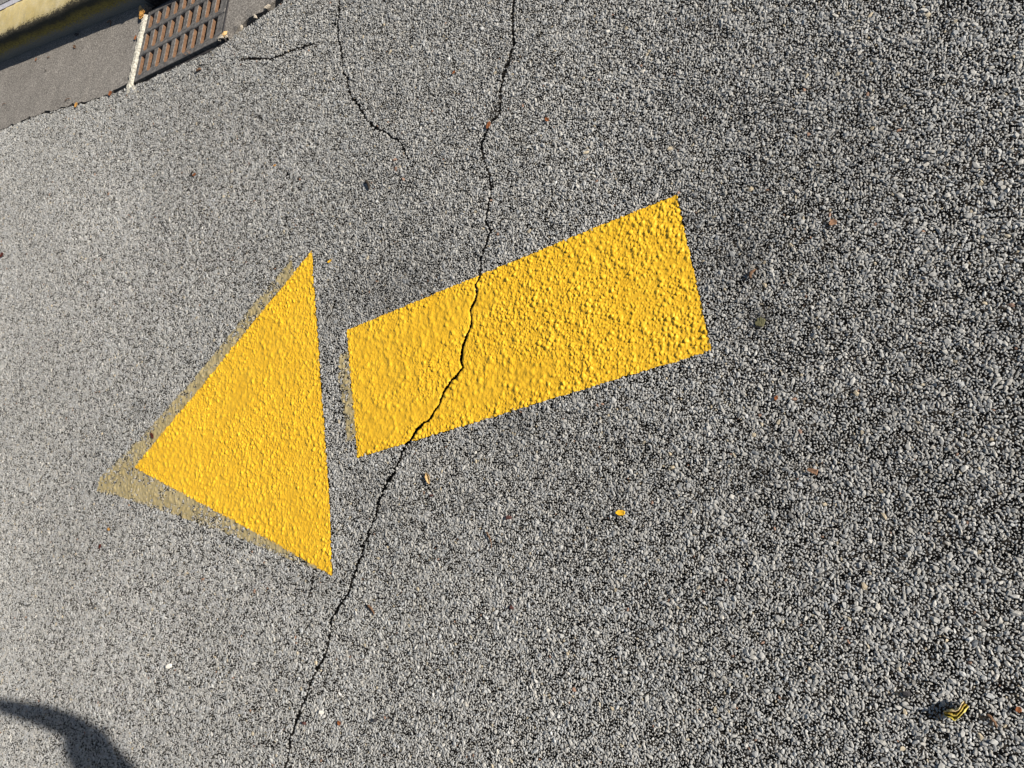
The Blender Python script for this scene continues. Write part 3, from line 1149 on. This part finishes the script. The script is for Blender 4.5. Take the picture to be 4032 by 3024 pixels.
def twig(name, label, cat, a, b, rad, mat, z=0.0, bend=0.12, lift=0.0035, flat=0.7, group=None, seed=0, tilt=0.0, taper=0.45):
    c, ln, ang = pdir(*a, *b, z)
    r = np.random.default_rng(seed + 40)
    V, F = [], []
    nseg, k = 9, 7
    for i in range(nseg):
        t = i / (nseg - 1)
        rr = rad * (1 - taper * t) * (1 + r.normal(0, 0.1)) * (0.6 if i in (0, nseg - 1) else 1)
        cx = (t - 0.5) * ln
        cy = bend * ln * (math.sin(t * math.pi) - 0.5) + r.normal(0, rad * 0.15)
        cz = lift * 0.3 * math.sin(t * 5) + tilt * ln * (t - 0.5)
        for j in range(k):
            w = 2 * math.pi * j / k
            V.append((cx, cy + rr * math.cos(w), cz + rr * flat * math.sin(w)))
    for i in range(nseg - 1):
        for j in range(k):
            F.append((i * k + j, i * k + (j + 1) % k, (i + 1) * k + (j + 1) % k, (i + 1) * k + j))
    F.append(tuple(range(k))[::-1]); F.append(tuple(range((nseg - 1) * k, nseg * k)))
    o = link(name, mesh_of(name, V, F), mat, None, True)
    o.rotation_euler = (0, 0, ang)
    o.location = (c[0], c[1], z + lift + rad * flat * 0.6 + (top_z(*c) if z == 0 else 0))
    return tag(o, label, cat, group)


def leaf(name, label, cat, a, b, width, mat, z=0.0, fold=0.3, curl=0.3, lift=0.004, ragged=0.12, roll=0.0, group=None, seed=0, outline=None, zoff=0.0):
    """A thin leaf or petal: lengthwise from pixel a to pixel b, folded on its midrib and curled."""
    c, ln, ang = pdir(*a, *b, z)
    r = np.random.default_rng(seed + 70)
    nu, nv = 13, 7
    V = []
    for i in range(nu):
        t = i / (nu - 1)
        w = (math.sin(math.pi * min(max(t, 0.02), 0.985)) ** 0.7 if outline is None else float(np.interp(t, *outline))) * width / 2
        for j in range(nv):
            s = (j / (nv - 1) * 2 - 1)
            y = s * w * (1 + r.normal(0, ragged) * abs(s))
            zz = fold * abs(y) + curl * ln * (t - 0.5) ** 2 + r.normal(0, ln * 0.012) + roll * y
            V.append(((t - 0.5) * ln, y, zz))
    th = 0.0004
    n0 = len(V)
    V += [(x, y, q - th) for x, y, q in V]
    F = []
    for i in range(nu - 1):
        for j in range(nv - 1):
            q = (i * nv + j, (i + 1) * nv + j, (i + 1) * nv + j + 1, i * nv + j + 1)
            F.append(q); F.append(tuple(n0 + k for k in q[::-1]))
    for i in range(nu - 1):
        F.append((i * nv, n0 + i * nv, n0 + (i + 1) * nv, (i + 1) * nv))
        F.append((i * nv + nv - 1, (i + 1) * nv + nv - 1, n0 + (i + 1) * nv + nv - 1, n0 + i * nv + nv - 1))
    for j in range(nv - 1):
        F.append((j, j + 1, n0 + j + 1, n0 + j))
        e = (nu - 1) * nv
        F.append((e + j + 1, e + j, n0 + e + j, n0 + e + j + 1))
    zmin = min(v[2] for v in V)
    V = [(x, y, q - zmin) for x, y, q in V]
    o = link(name, mesh_of(name, V, F), mat, None, True)
    o.rotation_euler = (0, 0, ang)
    o.location = (c[0], c[1], z + lift + zoff + (top_z(*c) if z == 0 else 0))
    return tag(o, label, cat, group)


def chip(name, label, cat, px, py, size, mat, z=0.0, seed=0, group=None, flat=0.7, rot=0.0, lift=0.002):
    me = make_stone(500 + seed, 2)
    me.materials.clear(); me.materials.append(mat)
    o = link(name, me)
    p = at(px, py, z)
    o.scale = (size, size * 0.8, size * flat)
    o.rotation_euler = (0.1, 0.15, rot)
    o.location = (p[0], p[1], z + lift + size * flat * 0.35 + (top_z(*p) if z == 0 else 0))
    return tag(o, label, cat, group)


M_TWIG = simple('brown_twig', (0.13, 0.075, 0.045), 0.45, 220, 0.85, 0.6, 0.001)
M_TWIG_DARK = simple('dark_twig', (0.035, 0.028, 0.022), 0.4, 220, 0.85, 0.6, 0.001)
M_TWIG_LIGHT = simple('tan_bark', (0.30, 0.17, 0.10), 0.4, 220, 0.8, 0.5, 0.001)
M_LEAF_TAN = simple('tan_leaf', (0.52, 0.34, 0.15), 0.3, 200, 0.6, 0.4, 0.001)
M_LEAF_RED = simple('red_brown_leaf', (0.085, 0.02, 0.012), 0.35, 200, 0.6, 0.4, 0.001)
M_LEAF_RUST = simple('rust_leaf', (0.24, 0.085, 0.03), 0.4, 200, 0.7, 0.4, 0.001)
M_LEAF_ORANGE = simple('orange_leaf', (0.52, 0.27, 0.07), 0.4, 90, 0.7, 0.4, 0.001)
M_PETAL = simple('yellow_petal', (0.84, 0.46, 0.025), 0.1, 120, 0.5, 0.2, 0.0005)
M_OLIVE = simple('olive_leaf', (0.12, 0.115, 0.06), 0.35, 150, 0.8, 0.4, 0.001)
M_WHITE = simple('white_pebble', (0.66, 0.63, 0.56), 0.15, 200, 0.7, 0.3, 0.001)
M_DARKPEB = simple('dark_pebble', (0.035, 0.033, 0.036), 0.3, 200, 0.8, 0.3, 0.001)
M_REDPEB = simple('dark_red_pebble', (0.07, 0.03, 0.026), 0.3, 200, 0.8, 0.3, 0.001)


def curled_leaf_material():
    a = NT('yellow_leaf_shaded_creases')
    p = a.n('ShaderNodeTexCoord').outputs['Object']
    ac = a.n('ShaderNodeAttribute', attribute_name='across').outputs['Fac']
    f = a.noise(260, 4, 0.7, p)
    ac = a.math('ADD', ac, a.math('MULTIPLY', a.math('SUBTRACT', f, 0.5), 0.10))
    c = a.ramp(ac, [(0.0, (0.30, 0.27, 0.12)), (0.17, (0.62, 0.48, 0.27)), (0.27, (0.10, 0.06, 0.015)), (0.37, (0.22, 0.15, 0.025)), (0.46, (0.50, 0.38, 0.07)),
                    (0.56, (0.46, 0.35, 0.08)), (0.64, (0.15, 0.11, 0.015)), (0.76, (0.20, 0.16, 0.02)), (0.86, (0.42, 0.34, 0.05)), (0.95, (0.62, 0.52, 0.16))])  # partly the leaf's own stripes, partly pleat shade painted into the colour
    a.color(c); a.rough(0.5)
    a.bump(f, 0.4, 0.001)
    return a.m


M_CURLED = curled_leaf_material()


def curled_leaf():
    """Dried leaf pleated lengthwise into ridges that stand up from the stones."""
    up = [(265, 385), (310, 362), (350, 350), (400, 338), (445, 345), (490, 330), (525, 290), (545, 240), (562, 215)]
    dn = [(268, 445), (320, 478), (375, 500), (425, 548), (470, 525), (510, 480), (560, 430), (605, 375), (655, 318)]
    up = px_line([(3650 + x / 3.966, 2700 + y / 3.966) for x, y in up], 0.008)
    dn = px_line([(3650 + x / 3.966, 2700 + y / 3.966) for x, y in dn], 0.008)
    org = (up.mean(0) + dn.mean(0)) / 2
    nu, nv = 25, 29
    tt = np.linspace(0, 1, len(up))
    r = np.random.default_rng(5)
    V, A, F = [], [], []
    for i in range(nu):
        t = i / (nu - 1)
        a_ = np.array([np.interp(t, tt, up[:, k]) for k in (0, 1)]); b_ = np.array([np.interp(t, tt, dn[:, k]) for k in (0, 1)])
        for jx in range(nv):
            s_ = jx / (nv - 1)
            p = a_ + (b_ - a_) * s_ - org
            p = p + r.normal(0, 0.0005, 2) * (1.6 if jx in (0, nv - 1) else 0.6)
            zz = 0.004 + 0.0055 * (1 + math.cos((s_ - 0.13 + 0.03 * math.sin(t * 9)) * 2 * math.pi / 0.40)) * (1 - 0.35 * s_)
            zz += 0.010 * (1 - s_) * (0.35 + 0.65 * math.sin(math.pi * min(1, t * 1.1))) + r.normal(0, 0.0004)
            V.append((p[0], p[1], zz)); A.append(s_ + 0.05 * math.sin(t * 17) + r.normal(0, 0.012))
    n0 = len(V)
    V += [(x, y, z - 0.0006) for x, y, z in V]; A += A
    for i in range(nu - 1):
        for j in range(nv - 1):
            q = (i * nv + j, (i + 1) * nv + j, (i + 1) * nv + j + 1, i * nv + j + 1)
            F.append(q); F.append(tuple(n0 + k for k in q[::-1]))
    for i in range(nu - 1):
        F.append((i * nv, n0 + i * nv, n0 + (i + 1) * nv, (i + 1) * nv))
        F.append((i * nv + nv - 1, (i + 1) * nv + nv - 1, n0 + (i + 1) * nv + nv - 1, n0 + i * nv + nv - 1))
    me = mesh_of('curled_leaf', V, F)
    a2 = me.attributes.new('across', 'FLOAT', 'POINT'); a2.data.foreach_set('value', A)
    o = link('curled_leaf', me, M_CURLED, None, True)
    o.location = (org[0], org[1], top_z(*org) + 0.002)
    tag(o, 'large dried leaf curled and pleated, yellow with dark creases that carry painted shade, on the coarse stones', 'leaf')


curled_leaf()
twig('twig', 'brown twig lying just past the curled yellow leaf with darkened creases', 'twig', (3888, 2808), (3928, 2862), 0.0034, M_TWIG, seed=1)
leaf('bark_chip', 'flat reddish brown wedge of bark casting a shadow on the stones', 'bark chip', (3180, 1849), (3222, 1862), 0.012, M_TWIG_LIGHT, fold=0.1, curl=0.1, lift=0.007,
     ragged=0.06, roll=0.25, seed=2, outline=([0, 0.1, 0.9, 1], [0.35, 0.5, 1.0, 0.9]))
leaf('petal', 'bright yellow orange petal lying alone below the arrow shaft', 'petal', (2427, 2019), (2465, 2020), 0.0125, M_PETAL, fold=0.1, curl=0.3, lift=0.005, ragged=0.06, seed=3,
     outline=([0, 0.15, 0.3, 0.8, 1], [0.15, 0.55, 1.0, 0.95, 0.5]))
leaf('seed_husk', 'tan curled seed husk with a dark shadow below the arrow shaft', 'seed husk', (1683, 1861), (1697, 1906), 0.015, M_LEAF_TAN, fold=0.55, curl=0.25, lift=0.004, seed=4)
twig('twig', 'thin grey brown twig lying upright below the seed husk', 'twig', (1922, 2092), (1942, 2158), 0.0022, M_TWIG, seed=5)
twig('twig', 'thick brown twig right of the long crack below the arrowhead', 'twig', (1456, 2380), (1481, 2416), 0.0044, M_TWIG, seed=6)
leaf('leaf_scrap', 'dark red brown leaf scrap touching the upper left edge of the arrowhead', 'leaf', (600, 1706), (612, 1727), 0.013, M_LEAF_RED, fold=0.3, curl=0.3, lift=0.004, seed=7)
twig('twig', 'dark stubby twig above the arrow, left of the long crack', 'twig', (1447, 712), (1460, 746), 0.0050, M_TWIG_DARK, seed=8, taper=0.2)
leaf('petal', 'small yellow petal just right of the top tip of the arrowhead', 'petal', (1291, 1034), (1308, 1025), 0.008, M_PETAL, fold=0.2, lift=0.004, seed=9)
leaf('leaf_scrap', 'small orange brown leaf scrap right of the long crack near the top edge', 'leaf', (2152, 470), (2166, 482), 0.010, M_LEAF_RUST, seed=10)
leaf('leaf_scrap', 'small rusty leaf scrap between the two cracks near the top', 'leaf', (1791, 299), (1799, 286), 0.009, M_LEAF_RUST, seed=11)
leaf('leaf_scrap', 'crumbled pale brown leaf on the coarse stones at upper right', 'leaf', (3266, 885), (3298, 876), 0.016, M_TWIG_LIGHT, ragged=0.3, seed=12)
twig('twig', 'split dark brown twig right of the arrow shaft', 'twig', (2952, 1096), (2976, 1060), 0.0046, M_TWIG, seed=13)
leaf('leaf_scrap', 'flat olive grey leaf pressed into the stones right of the shaft corner', 'leaf', (2975, 1280), (3016, 1262), 0.022, M_OLIVE, fold=0.05, curl=0.05, lift=0.0025, ragged=0.25, seed=14)
leaf('leaf_scrap', 'dull rust coloured leaf scrap on the fine asphalt left of the short crack', 'leaf', (764, 694), (778, 686), 0.011, M_LEAF_RUST, seed=15)
leaf('leaf_scrap', 'tiny pale orange scrap above the arrowhead', 'leaf', (1080, 655), (1092, 650), 0.008, M_LEAF_ORANGE, seed=16)
leaf('leaf_scrap', 'brown leaf scrap at the left edge of the picture', 'leaf', (2, 1012), (20, 998), 0.020, M_LEAF_RED, seed=17)
twig('twig', 'short black twig on the asphalt below the concrete gutter', 'twig', (761, 688), (766, 672), 0.004, M_TWIG_DARK, seed=18)
twig('twig', 'dark twig on the asphalt close to the drain frame', 'twig', (776, 280), (793, 271), 0.0055, M_TWIG, seed=19, taper=0.15)
chip('pebble', 'whitish pebble on the fine asphalt near the bottom left shadow', 'pebble', 676, 2622, 0.0125, M_WHITE, seed=1, rot=0.3)
chip('pebble', 'pale pebble beside the lower end of the long crack', 'pebble', 1275, 2802, 0.0085, M_WHITE, seed=2)
chip('pebble', 'reddish brown pebble right of the lower end of the long crack', 'pebble', 1207, 2845, 0.0085, M_REDPEB, seed=3)
chip('pebble', 'dark red pebble below the tan seed husk', 'pebble', 1702, 1951, 0.0065, M_REDPEB, seed=4)
chip('pebble', 'dark red pebble right of the thin twig', 'pebble', 2006, 2038, 0.0075, M_REDPEB, seed=5)
chip('pebble', 'black pebble at the bottom edge right of the long crack', 'pebble', 1484, 2834, 0.008, M_DARKPEB, seed=6)
chip('pebble', 'black pebble between the shadow and the long crack', 'pebble', 423, 2866, 0.008, M_DARKPEB, seed=7)
chip('pebble', 'dark grey smooth pebble left of the curled leaf', 'pebble', 3570, 2730, 0.0085, M_DARKPEB, seed=8)
chip('pebble', 'small black pebble below the arrowhead tip', 'pebble', 2020, 2390, 0.007, M_REDPEB, seed=9)
leaf('leaf_scrap', 'two tone brown leaf bit left below the arrowhead', 'leaf', (428, 2082), (440, 2086), 0.010, M_LEAF_ORANGE, seed=20)
leaf('leaf_scrap', 'dark brown leaf bit on the pale asphalt below the old arrow tip', 'leaf', (396, 2160), (406, 2142), 0.012, M_LEAF_RED, seed=21)
leaf('leaf_scrap', 'orange brown scrap at the right edge of the picture near the bottom', 'leaf', (4002, 2800), (4018, 2782), 0.010, M_LEAF_RUST, seed=22)
leaf('leaf_scrap', 'small rusty scrap low in the middle right of the long crack', 'leaf', (1340, 2838), (1352, 2850), 0.012, M_LEAF_RUST, seed=23)
leaf('leaf_scrap', 'rust brown leaf wedged in the long crack above the arrow', 'leaf', (1926, 515), (1938, 485), 0.014, M_LEAF_RUST, seed=24, fold=0.1)
leaf('leaf_scrap', 'tiny orange scrap left of the bark wedge', 'leaf', (3052, 1565), (3066, 1572), 0.010, M_LEAF_RUST, seed=25)

# litter on the gutter (about 3 cm lower)
def gzp(px, py):
    z = -0.02
    for _ in range(4):
        p = at(px, py, z); z = float(gutter_z(np.array([p[0]]), np.array([p[1]]))[0])
    return z


for fn, nm, lab, cat, a, b, w, mt, sd in [
        (twig, 'twig', 'hooked twig on the gutter at the edge of the kerb shadow', 'twig', (428, 86), (441, 97), 0.0035, M_TWIG, 1),
        (leaf, 'seed_husk', 'dark seed on the gutter left of the hooked twig', 'seed husk', (293, 181), (301, 190), 0.018, M_TWIG, 2),
        (leaf, 'leaf_scrap', 'reddish leaf sliver on the gutter by the kerb shadow', 'leaf', (140, 242), (147, 230), 0.012, M_LEAF_RUST, 3),
        (twig, 'twig', 'thin twig on the gutter right of the reddish sliver', 'twig', (190, 230), (198, 224), 0.0028, M_TWIG, 4),
        (twig, 'twig', 'thin twig low on the gutter near the asphalt edge', 'twig', (259, 398), (281, 388), 0.0026, M_TWIG, 5),
        (twig, 'twig', 'small dark twig in the middle of the gutter', 'twig', (180, 280), (187, 277), 0.0026, M_TWIG_DARK, 6),
        (twig, 'twig', 'dark sliver at the left edge of the gutter', 'twig', (12, 415), (25, 407), 0.0024, M_TWIG, 7)]:
    z = gzp(*a)
    if fn is twig: twig(nm, lab, cat, a, b, w, mt, z=z, seed=sd, bend=0.5 if 'hooked' in lab else 0.15)
    else: leaf(nm, lab, cat, a, b, w, mt, z=z, seed=sd + 30, lift=0.002)
chip('pebble', 'dark round pebble in the kerb shadow', 'pebble', 305, 138, 0.013, M_DARKPEB, z=gzp(305, 138), seed=11)
leaf('leaf_scrap', 'orange leaf scrap in the gap between gutter and asphalt', 'leaf', (298, 420), (311, 412), 0.026, M_LEAF_ORANGE, z=-0.004, seed=41)
leaf('leaf_scrap', 'brown leaf scrap in the gap near the mortar strip', 'leaf', (432, 374), (446, 368), 0.024, M_LEAF_RUST, z=-0.004, seed=42)
leaf('dry_leaf', 'crumpled orange leaf at the upper left corner of the grate', 'leaf', (556, 62), (578, 52), 0.040, M_LEAF_ORANGE, z=gzp(566, 58), seed=43, fold=0.4, lift=0.006)
leaf('dry_leaf', 'crumpled amber leaf lying lowest at the grate corner', 'leaf', (556, 74), (576, 66), 0.030, M_LEAF_ORANGE, z=gzp(566, 70), seed=44, fold=0.4, lift=0.008)
leaf('dry_leaf', 'pale buff leaf uppermost at the grate corner by the kerb', 'leaf', (556, 46), (568, 36), 0.034, M_LEAF_TAN, z=gzp(562, 41), seed=45, fold=0.3, lift=0.01)
leaf('leaf_scrap', 'red brown leaf stuck between mortar strip and grate', 'leaf', (536, 160), (541, 142), 0.02, M_LEAF_RUST, z=gzp(538, 150), seed=46, lift=0.004)
# rubble of the broken gutter corner
for k, (px, py, s, mt, lab) in enumerate([
        (880, 152, 0.017, M_CONC_BROKEN, 'largest buff lump of broken concrete at the lower right corner of the drain'),
        (892, 138, 0.013, M_LEAF_TAN, 'orange stained lump of broken concrete behind the largest buff one'),
        (872, 160, 0.010, M_CONC_BROKEN, 'small buff fragment nearest the drain frame'),
        (898, 150, 0.009, M_CONC_BROKEN, 'small fragment against the asphalt edge by the drain'),
        (958, 112, 0.011, M_CONC_BROKEN, 'loose fragment below the broken lip of the gutter'),
        (1012, 70, 0.012, M_CONC_BROKEN, 'loose fragment farther along the broken gutter lip'),
        (1060, 34, 0.016, M_CONC_BROKEN, 'fragment in the gap close to the top edge')]):
    chip('concrete_fragment', lab, 'rubble', px, py, s, mt, z=-0.018, seed=20 + k, group='rubble of the broken gutter edge', rot=k * 1.1, flat=0.8, lift=0.006)


def dry_plant():
    z = -0.03
    base = at(760, 228, z)
    V, F = [], []
    r = np.random.default_rng(9)
    for k in range(6):
        a = -0.6 + 0.25 * k + r.normal(0, 0.1)
        ln = r.uniform(0.03, 0.055)
        s = len(V)
        for i in range(5):
            t = i / 4
            x = math.sin(a) * ln * t; z2 = ln * t * 0.8; y = 0.3 * ln * t * t
            w = 0.0016 * (1 - 0.7 * t)
            for q in range(4):
                V.append((x + w * math.cos(q * 1.57), y + w * math.sin(q * 1.57), z2))
        for i in range(4):
            for q in range(4):
                F.append((s + i * 4 + q, s + i * 4 + (q + 1) % 4, s + (i + 1) * 4 + (q + 1) % 4, s + (i + 1) * 4 + q))
    o = link('dry_weed', mesh_of('dry_weed', V, F), M_TWIG_LIGHT, None)
    o.location = (base[0], base[1], z)
    tag(o, 'small dry weed growing from the dark ledge of the drain frame', 'plant')


dry_plant()


# ------------------------------------------------------------------ the photographer, standing just outside the frame
C0 = np.array([0.0, 0.0, CAM_H])
SD = np.array(sun_dir)
SU = np.array([-math.sin(SUN_AZ), math.cos(SUN_AZ), 0.0])
SV = np.cross(SD, SU)


def sp(u_, v_, t_):
    return C0 + SU * u_ + SV * v_ + SD * t_


def lc(x, y, z):
    """Point in the axes of the held phone (x towards its lower end, y to its right edge, z to the screen side)."""
    return C0 + R @ np.array([x, y, z])


def grow(name, pts, edges, mat, parent=None, sub=2, root=0):
    me = bpy.data.meshes.new(name)
    me.from_pydata([tuple(p[0]) for p in pts], edges, [])
    o = bpy.data.objects.new(name, me)
    COL.objects.link(o)
    sk = o.modifiers.new('skin', 'SKIN'); sk.use_smooth_shade = True
    for i, p in enumerate(pts):
        rr = p[1] if isinstance(p[1], tuple) else (p[1], p[1])
        me.skin_vertices[0].data[i].radius = rr
        me.skin_vertices[0].data[i].use_root = (i == root)
    ss = o.modifiers.new('sub', 'SUBSURF'); ss.levels = sub; ss.render_levels = sub
    bpy.context.view_layer.update()
    ev = o.evaluated_get(bpy.context.evaluated_depsgraph_get())
    m2 = bpy.data.meshes.new_from_object(ev)
    m2.name = name
    bpy.data.objects.remove(o)
    m2.materials.clear()
    return link(name, m2, mat, parent, True)


M_SKIN = simple('skin', (0.46, 0.27, 0.19), 0.06, 40, 0.55, 0.1, 0.0005)
M_SHIRT = simple('grey_shirt_cloth', (0.20, 0.21, 0.24), 0.08, 300, 0.9, 0.3, 0.0006)
M_TROUSER = simple('navy_trouser_cloth', (0.045, 0.055, 0.09), 0.1, 300, 0.9, 0.3, 0.0006)
M_SHOE = simple('black_shoe', (0.03, 0.03, 0.03), 0.2, 100, 0.6, 0.2, 0.0006)
M_HAIR = simple('brown_hair', (0.05, 0.03, 0.018), 0.4, 200, 0.6, 0.6, 0.002)
M_EYE = simple('eye', (0.05, 0.035, 0.03), 0.1, 200, 0.2, 0.0, 0.0005)

wrist = sp(-0.030, -0.215, 0.115); elbow = sp(-0.150, -0.420, 0.27); shldr = sp(-0.345, -0.515, 0.42)
bx, by = shldr[0] + 0.03, shldr[1] - 0.185
hz = shldr[2]
P = lambda *a: np.array(a, float)
neck = P(bx + 0.01, by, hz + 0.075); headc = P(bx - 0.045, by, hz + 0.195)
lsh = P(bx + 0.0, by - 0.185, hz); lel = P(bx + 0.05, by - 0.235, hz - 0.27); lwr = P(bx - 0.03, by - 0.225, hz - 0.50)
pel = P(bx + 0.02, by, 0.86)
body_pts = [(pel, (0.125, 0.10)), (P(bx + 0.02, by, 1.02), (0.115, 0.09)), (P(bx + 0.015, by, hz - 0.12), (0.13, 0.10)), (P(bx + 0.01, by, hz + 0.015), (0.075, 0.07)),
            (neck, 0.052), (P(bx - 0.012, by, hz + 0.125), 0.056), (headc, (0.072, 0.088)), (P(bx - 0.05, by, hz + 0.265), (0.06, 0.07)),
            (shldr, 0.062), ((shldr + elbow) / 2 + SV * 0.018, 0.055), (elbow, 0.043), ((elbow * 0.6 + wrist * 0.4) + SU * 0.012, 0.042), (wrist, 0.032),
            (lsh, 0.056), ((lsh + lel) / 2, 0.046), (lel, 0.037), ((lel * 0.6 + lwr * 0.4), 0.036), (lwr, 0.025),
            (P(bx + 0.02, by + 0.09, 0.80), 0.085), (P(bx - 0.005, by + 0.095, 0.46), 0.055), (P(bx + 0.02, by + 0.10, 0.30), 0.055), (P(bx + 0.03, by + 0.10, 0.09), 0.036), (P(bx - 0.10, by + 0.11, 0.035), 0.03),
            (P(bx + 0.02, by - 0.09, 0.80), 0.085), (P(bx + 0.005, by - 0.095, 0.46), 0.055), (P(bx + 0.03, by - 0.10, 0.30), 0.055), (P(bx + 0.04, by - 0.10, 0.09), 0.036), (P(bx - 0.09, by - 0.12, 0.035), 0.03)]
body_e = [(0, 1), (1, 2), (2, 3), (3, 4), (4, 5), (5, 6), (6, 7), (3, 8), (8, 9), (9, 10), (10, 11), (11, 12), (3, 13), (13, 14), (14, 15), (15, 16), (16, 17),
          (0, 18), (18, 19), (19, 20), (20, 21), (21, 22), (0, 23), (23, 24), (24, 25), (25, 26), (26, 27)]
# right hand round the phone: palm, then four fingers behind it and the thumb on the screen side
palm = lc(0.125, 0.030, 0.006)
body_pts.append((palm, (0.030, 0.018))); ip = len(body_pts) - 1
body_e.append((12, ip))
for xi, ln in ((0.066, 1.0), (0.084, 1.08), (0.102, 1.0), (0.119, 0.82)):
    ch = [lc(xi + 0.018, 0.032, 0.000), lc(xi + 0.002, 0.026, -0.012), lc(xi, 0.026 - 0.038 * ln, -0.014), lc(xi + 0.002, 0.026 - 0.060 * ln, -0.0105)]
    prev = ip
    for q, rr in zip(ch, (0.0095, 0.0088, 0.008, 0.0065)):
        body_pts.append((q, rr)); body_e.append((prev, len(body_pts) - 1)); prev = len(body_pts) - 1
prev = ip
for q, rr in ((lc(0.108, 0.034, 0.022), 0.0125), (lc(0.085, 0.018, 0.026), 0.0105), (lc(0.062, 0.0, 0.0225), 0.008)):
    body_pts.append((q, rr)); body_e.append((prev, len(body_pts) - 1)); prev = len(body_pts) - 1
# left hand hanging, slightly curled
lp_ = lwr + P(-0.012, 0.0, -0.055)
body_pts.append((lp_, (0.018, 0.032))); ip2 = len(body_pts) - 1
body_e.append((17, ip2))
for k, (dx, ln) in enumerate(((-0.026, 0.92), (-0.009, 1.05), (0.009, 1.0), (0.025, 0.8))):
    ch = [lp_ + P(dx, 0.002, -0.038), lp_ + P(dx * 1.05 - 0.004, 0.006, -0.038 - 0.034 * ln), lp_ + P(dx - 0.012, 0.018, -0.038 - 0.058 * ln)]
    prev = ip2
    for q, rr in zip(ch, (0.0095, 0.0085, 0.007)):
        body_pts.append((q, rr)); body_e.append((prev, len(body_pts) - 1)); prev = len(body_pts) - 1
prev = ip2
for q, rr in ((lp_ + P(-0.030, 0.012, -0.004), 0.012), (lp_ + P(-0.048, 0.018, -0.028), 0.010), (lp_ + P(-0.054, 0.020, -0.050), 0.0075)):
    body_pts.append((q, rr)); body_e.append((prev, len(body_pts) - 1)); prev = len(body_pts) - 1
# nose and ears grow out of the head
for q, rr in ((headc + P(-0.092, 0, -0.012), 0.011), (headc + P(0.006, 0.078, -0.005), 0.014), (headc + P(0.006, -0.078, -0.005), 0.014)):
    body_pts.append((q, rr)); body_e.append((6, len(body_pts) - 1))
person = grow('person', body_pts, body_e, M_SKIN)
tag(person, 'person standing just outside the picture, right arm raised, whose arm shadow falls at bottom left', 'person')


def wear(name, ids, grow_by, mat, extra=None, ends=None):
    mp_ = {i: k for k, i in enumerate(ids)}
    pts = []
    for i in ids:
        p, rr = body_pts[i]
        rr = rr if isinstance(rr, tuple) else (rr, rr)
        p = ends.get(i, p) if ends else p
        pts.append((p, (rr[0] + grow_by, rr[1] + grow_by)))
    es = [(mp_[a], mp_[b]) for a, b in body_e if a in mp_ and b in mp_]
    return grow(name, pts, es, mat, person)


wear('shirt', [0, 1, 2, 3, 8, 9, 10, 13, 14], 0.014, M_SHIRT, ends={0: pel + P(0, 0, 0.03), 10: elbow * 0.97 + wrist * 0.03})
wear('trousers', [0, 18, 19, 20, 21, 23, 24, 25, 26], 0.018, M_TROUSER, ends={0: pel + P(0, 0, 0.02)})
for i, j in ((21, 22), (26, 27)):
    a_, b_ = body_pts[i][0], body_pts[j][0]
    grow('shoe', [(P(a_[0] + 0.025, a_[1], 0.042), 0.042), (P((a_[0] + b_[0]) / 2, (a_[1] + b_[1]) / 2, 0.04), (0.046, 0.04)), (P(b_[0] - 0.03, b_[1], 0.034), (0.046, 0.033))], [(0, 1), (1, 2)], M_SHOE, person)
grow('hair', [(headc + P(0.035, 0, 0.035), (0.078, 0.075)), (headc + P(0.0, 0, 0.082), (0.078, 0.06)), (headc + P(0.045, 0, -0.035), (0.06, 0.05))], [(0, 1), (0, 2)], M_HAIR, person)
for sgn in (-1, 1):
    bm = bmesh.new(); bmesh.ops.create_uvsphere(bm, u_segments=10, v_segments=8, radius=0.012)
    bmesh.ops.translate(bm, vec=headc + P(-0.072, sgn * 0.032, 0.012), verts=bm.verts)
    bm_obj('eye', bm, M_EYE, person, True)
bm = bmesh.new(); bmesh.ops.create_uvsphere(bm, u_segments=10, v_segments=8, radius=1.0)
bmesh.ops.scale(bm, vec=(0.01, 0.024, 0.006), verts=bm.verts)
bmesh.ops.translate(bm, vec=headc + P(-0.078, 0, -0.052), verts=bm.verts)
bm_obj('mouth', bm, simple('lips', (0.33, 0.13, 0.11), 0.05, 50, 0.5, 0.1, 0.0005), person, True)

# the phone that takes the picture, held in the right hand, lens on its back
phone = bpy.data.objects.new('smartphone', None); COL.objects.link(phone)
phone.location = tuple(lc(0.06, -0.02, 0.006))
tag(phone, 'dark smartphone held in the raised right hand', 'phone')
bpy.context.view_layer.update()
pinv = phone.matrix_world.inverted()


def phone_part(name, x0_, x1_, y0_, y1_, z0_, z1_, mat, bev):
    bm = bmesh.new()
    M = Matrix.Identity(4)
    for a_ in range(3):
        for b_ in range(3): M[a_][b_] = R[a_, b_]
    M.translation = Vector(lc((x0_ + x1_) / 2, (y0_ + y1_) / 2, (z0_ + z1_) / 2))
    bm_box(bm, M, x1_ - x0_, y1_ - y0_, z1_ - z0_, bev)
    bmesh.ops.transform(bm, matrix=pinv, verts=bm.verts)
    return bm_obj(name, bm, mat, phone)


M_PHONE = simple('dark_phone_shell', (0.03, 0.032, 0.04), 0.1, 50, 0.35, 0.0, 0.0005)
M_GLASS = simple('phone_screen', (0.01, 0.01, 0.012), 0.05, 50, 0.08, 0.0, 0.0005)
phone_part('case', -0.014, 0.134, -0.057, 0.015, 0.0045, 0.0120, M_PHONE, 0.003)
phone_part('screen', -0.011, 0.131, -0.054, 0.012, 0.0121, 0.0126, M_GLASS, 0)
phone_part('lens_ring', -0.008, 0.008, -0.008, 0.008, 0.0025, 0.0044, M_GLASS, 0.0008)
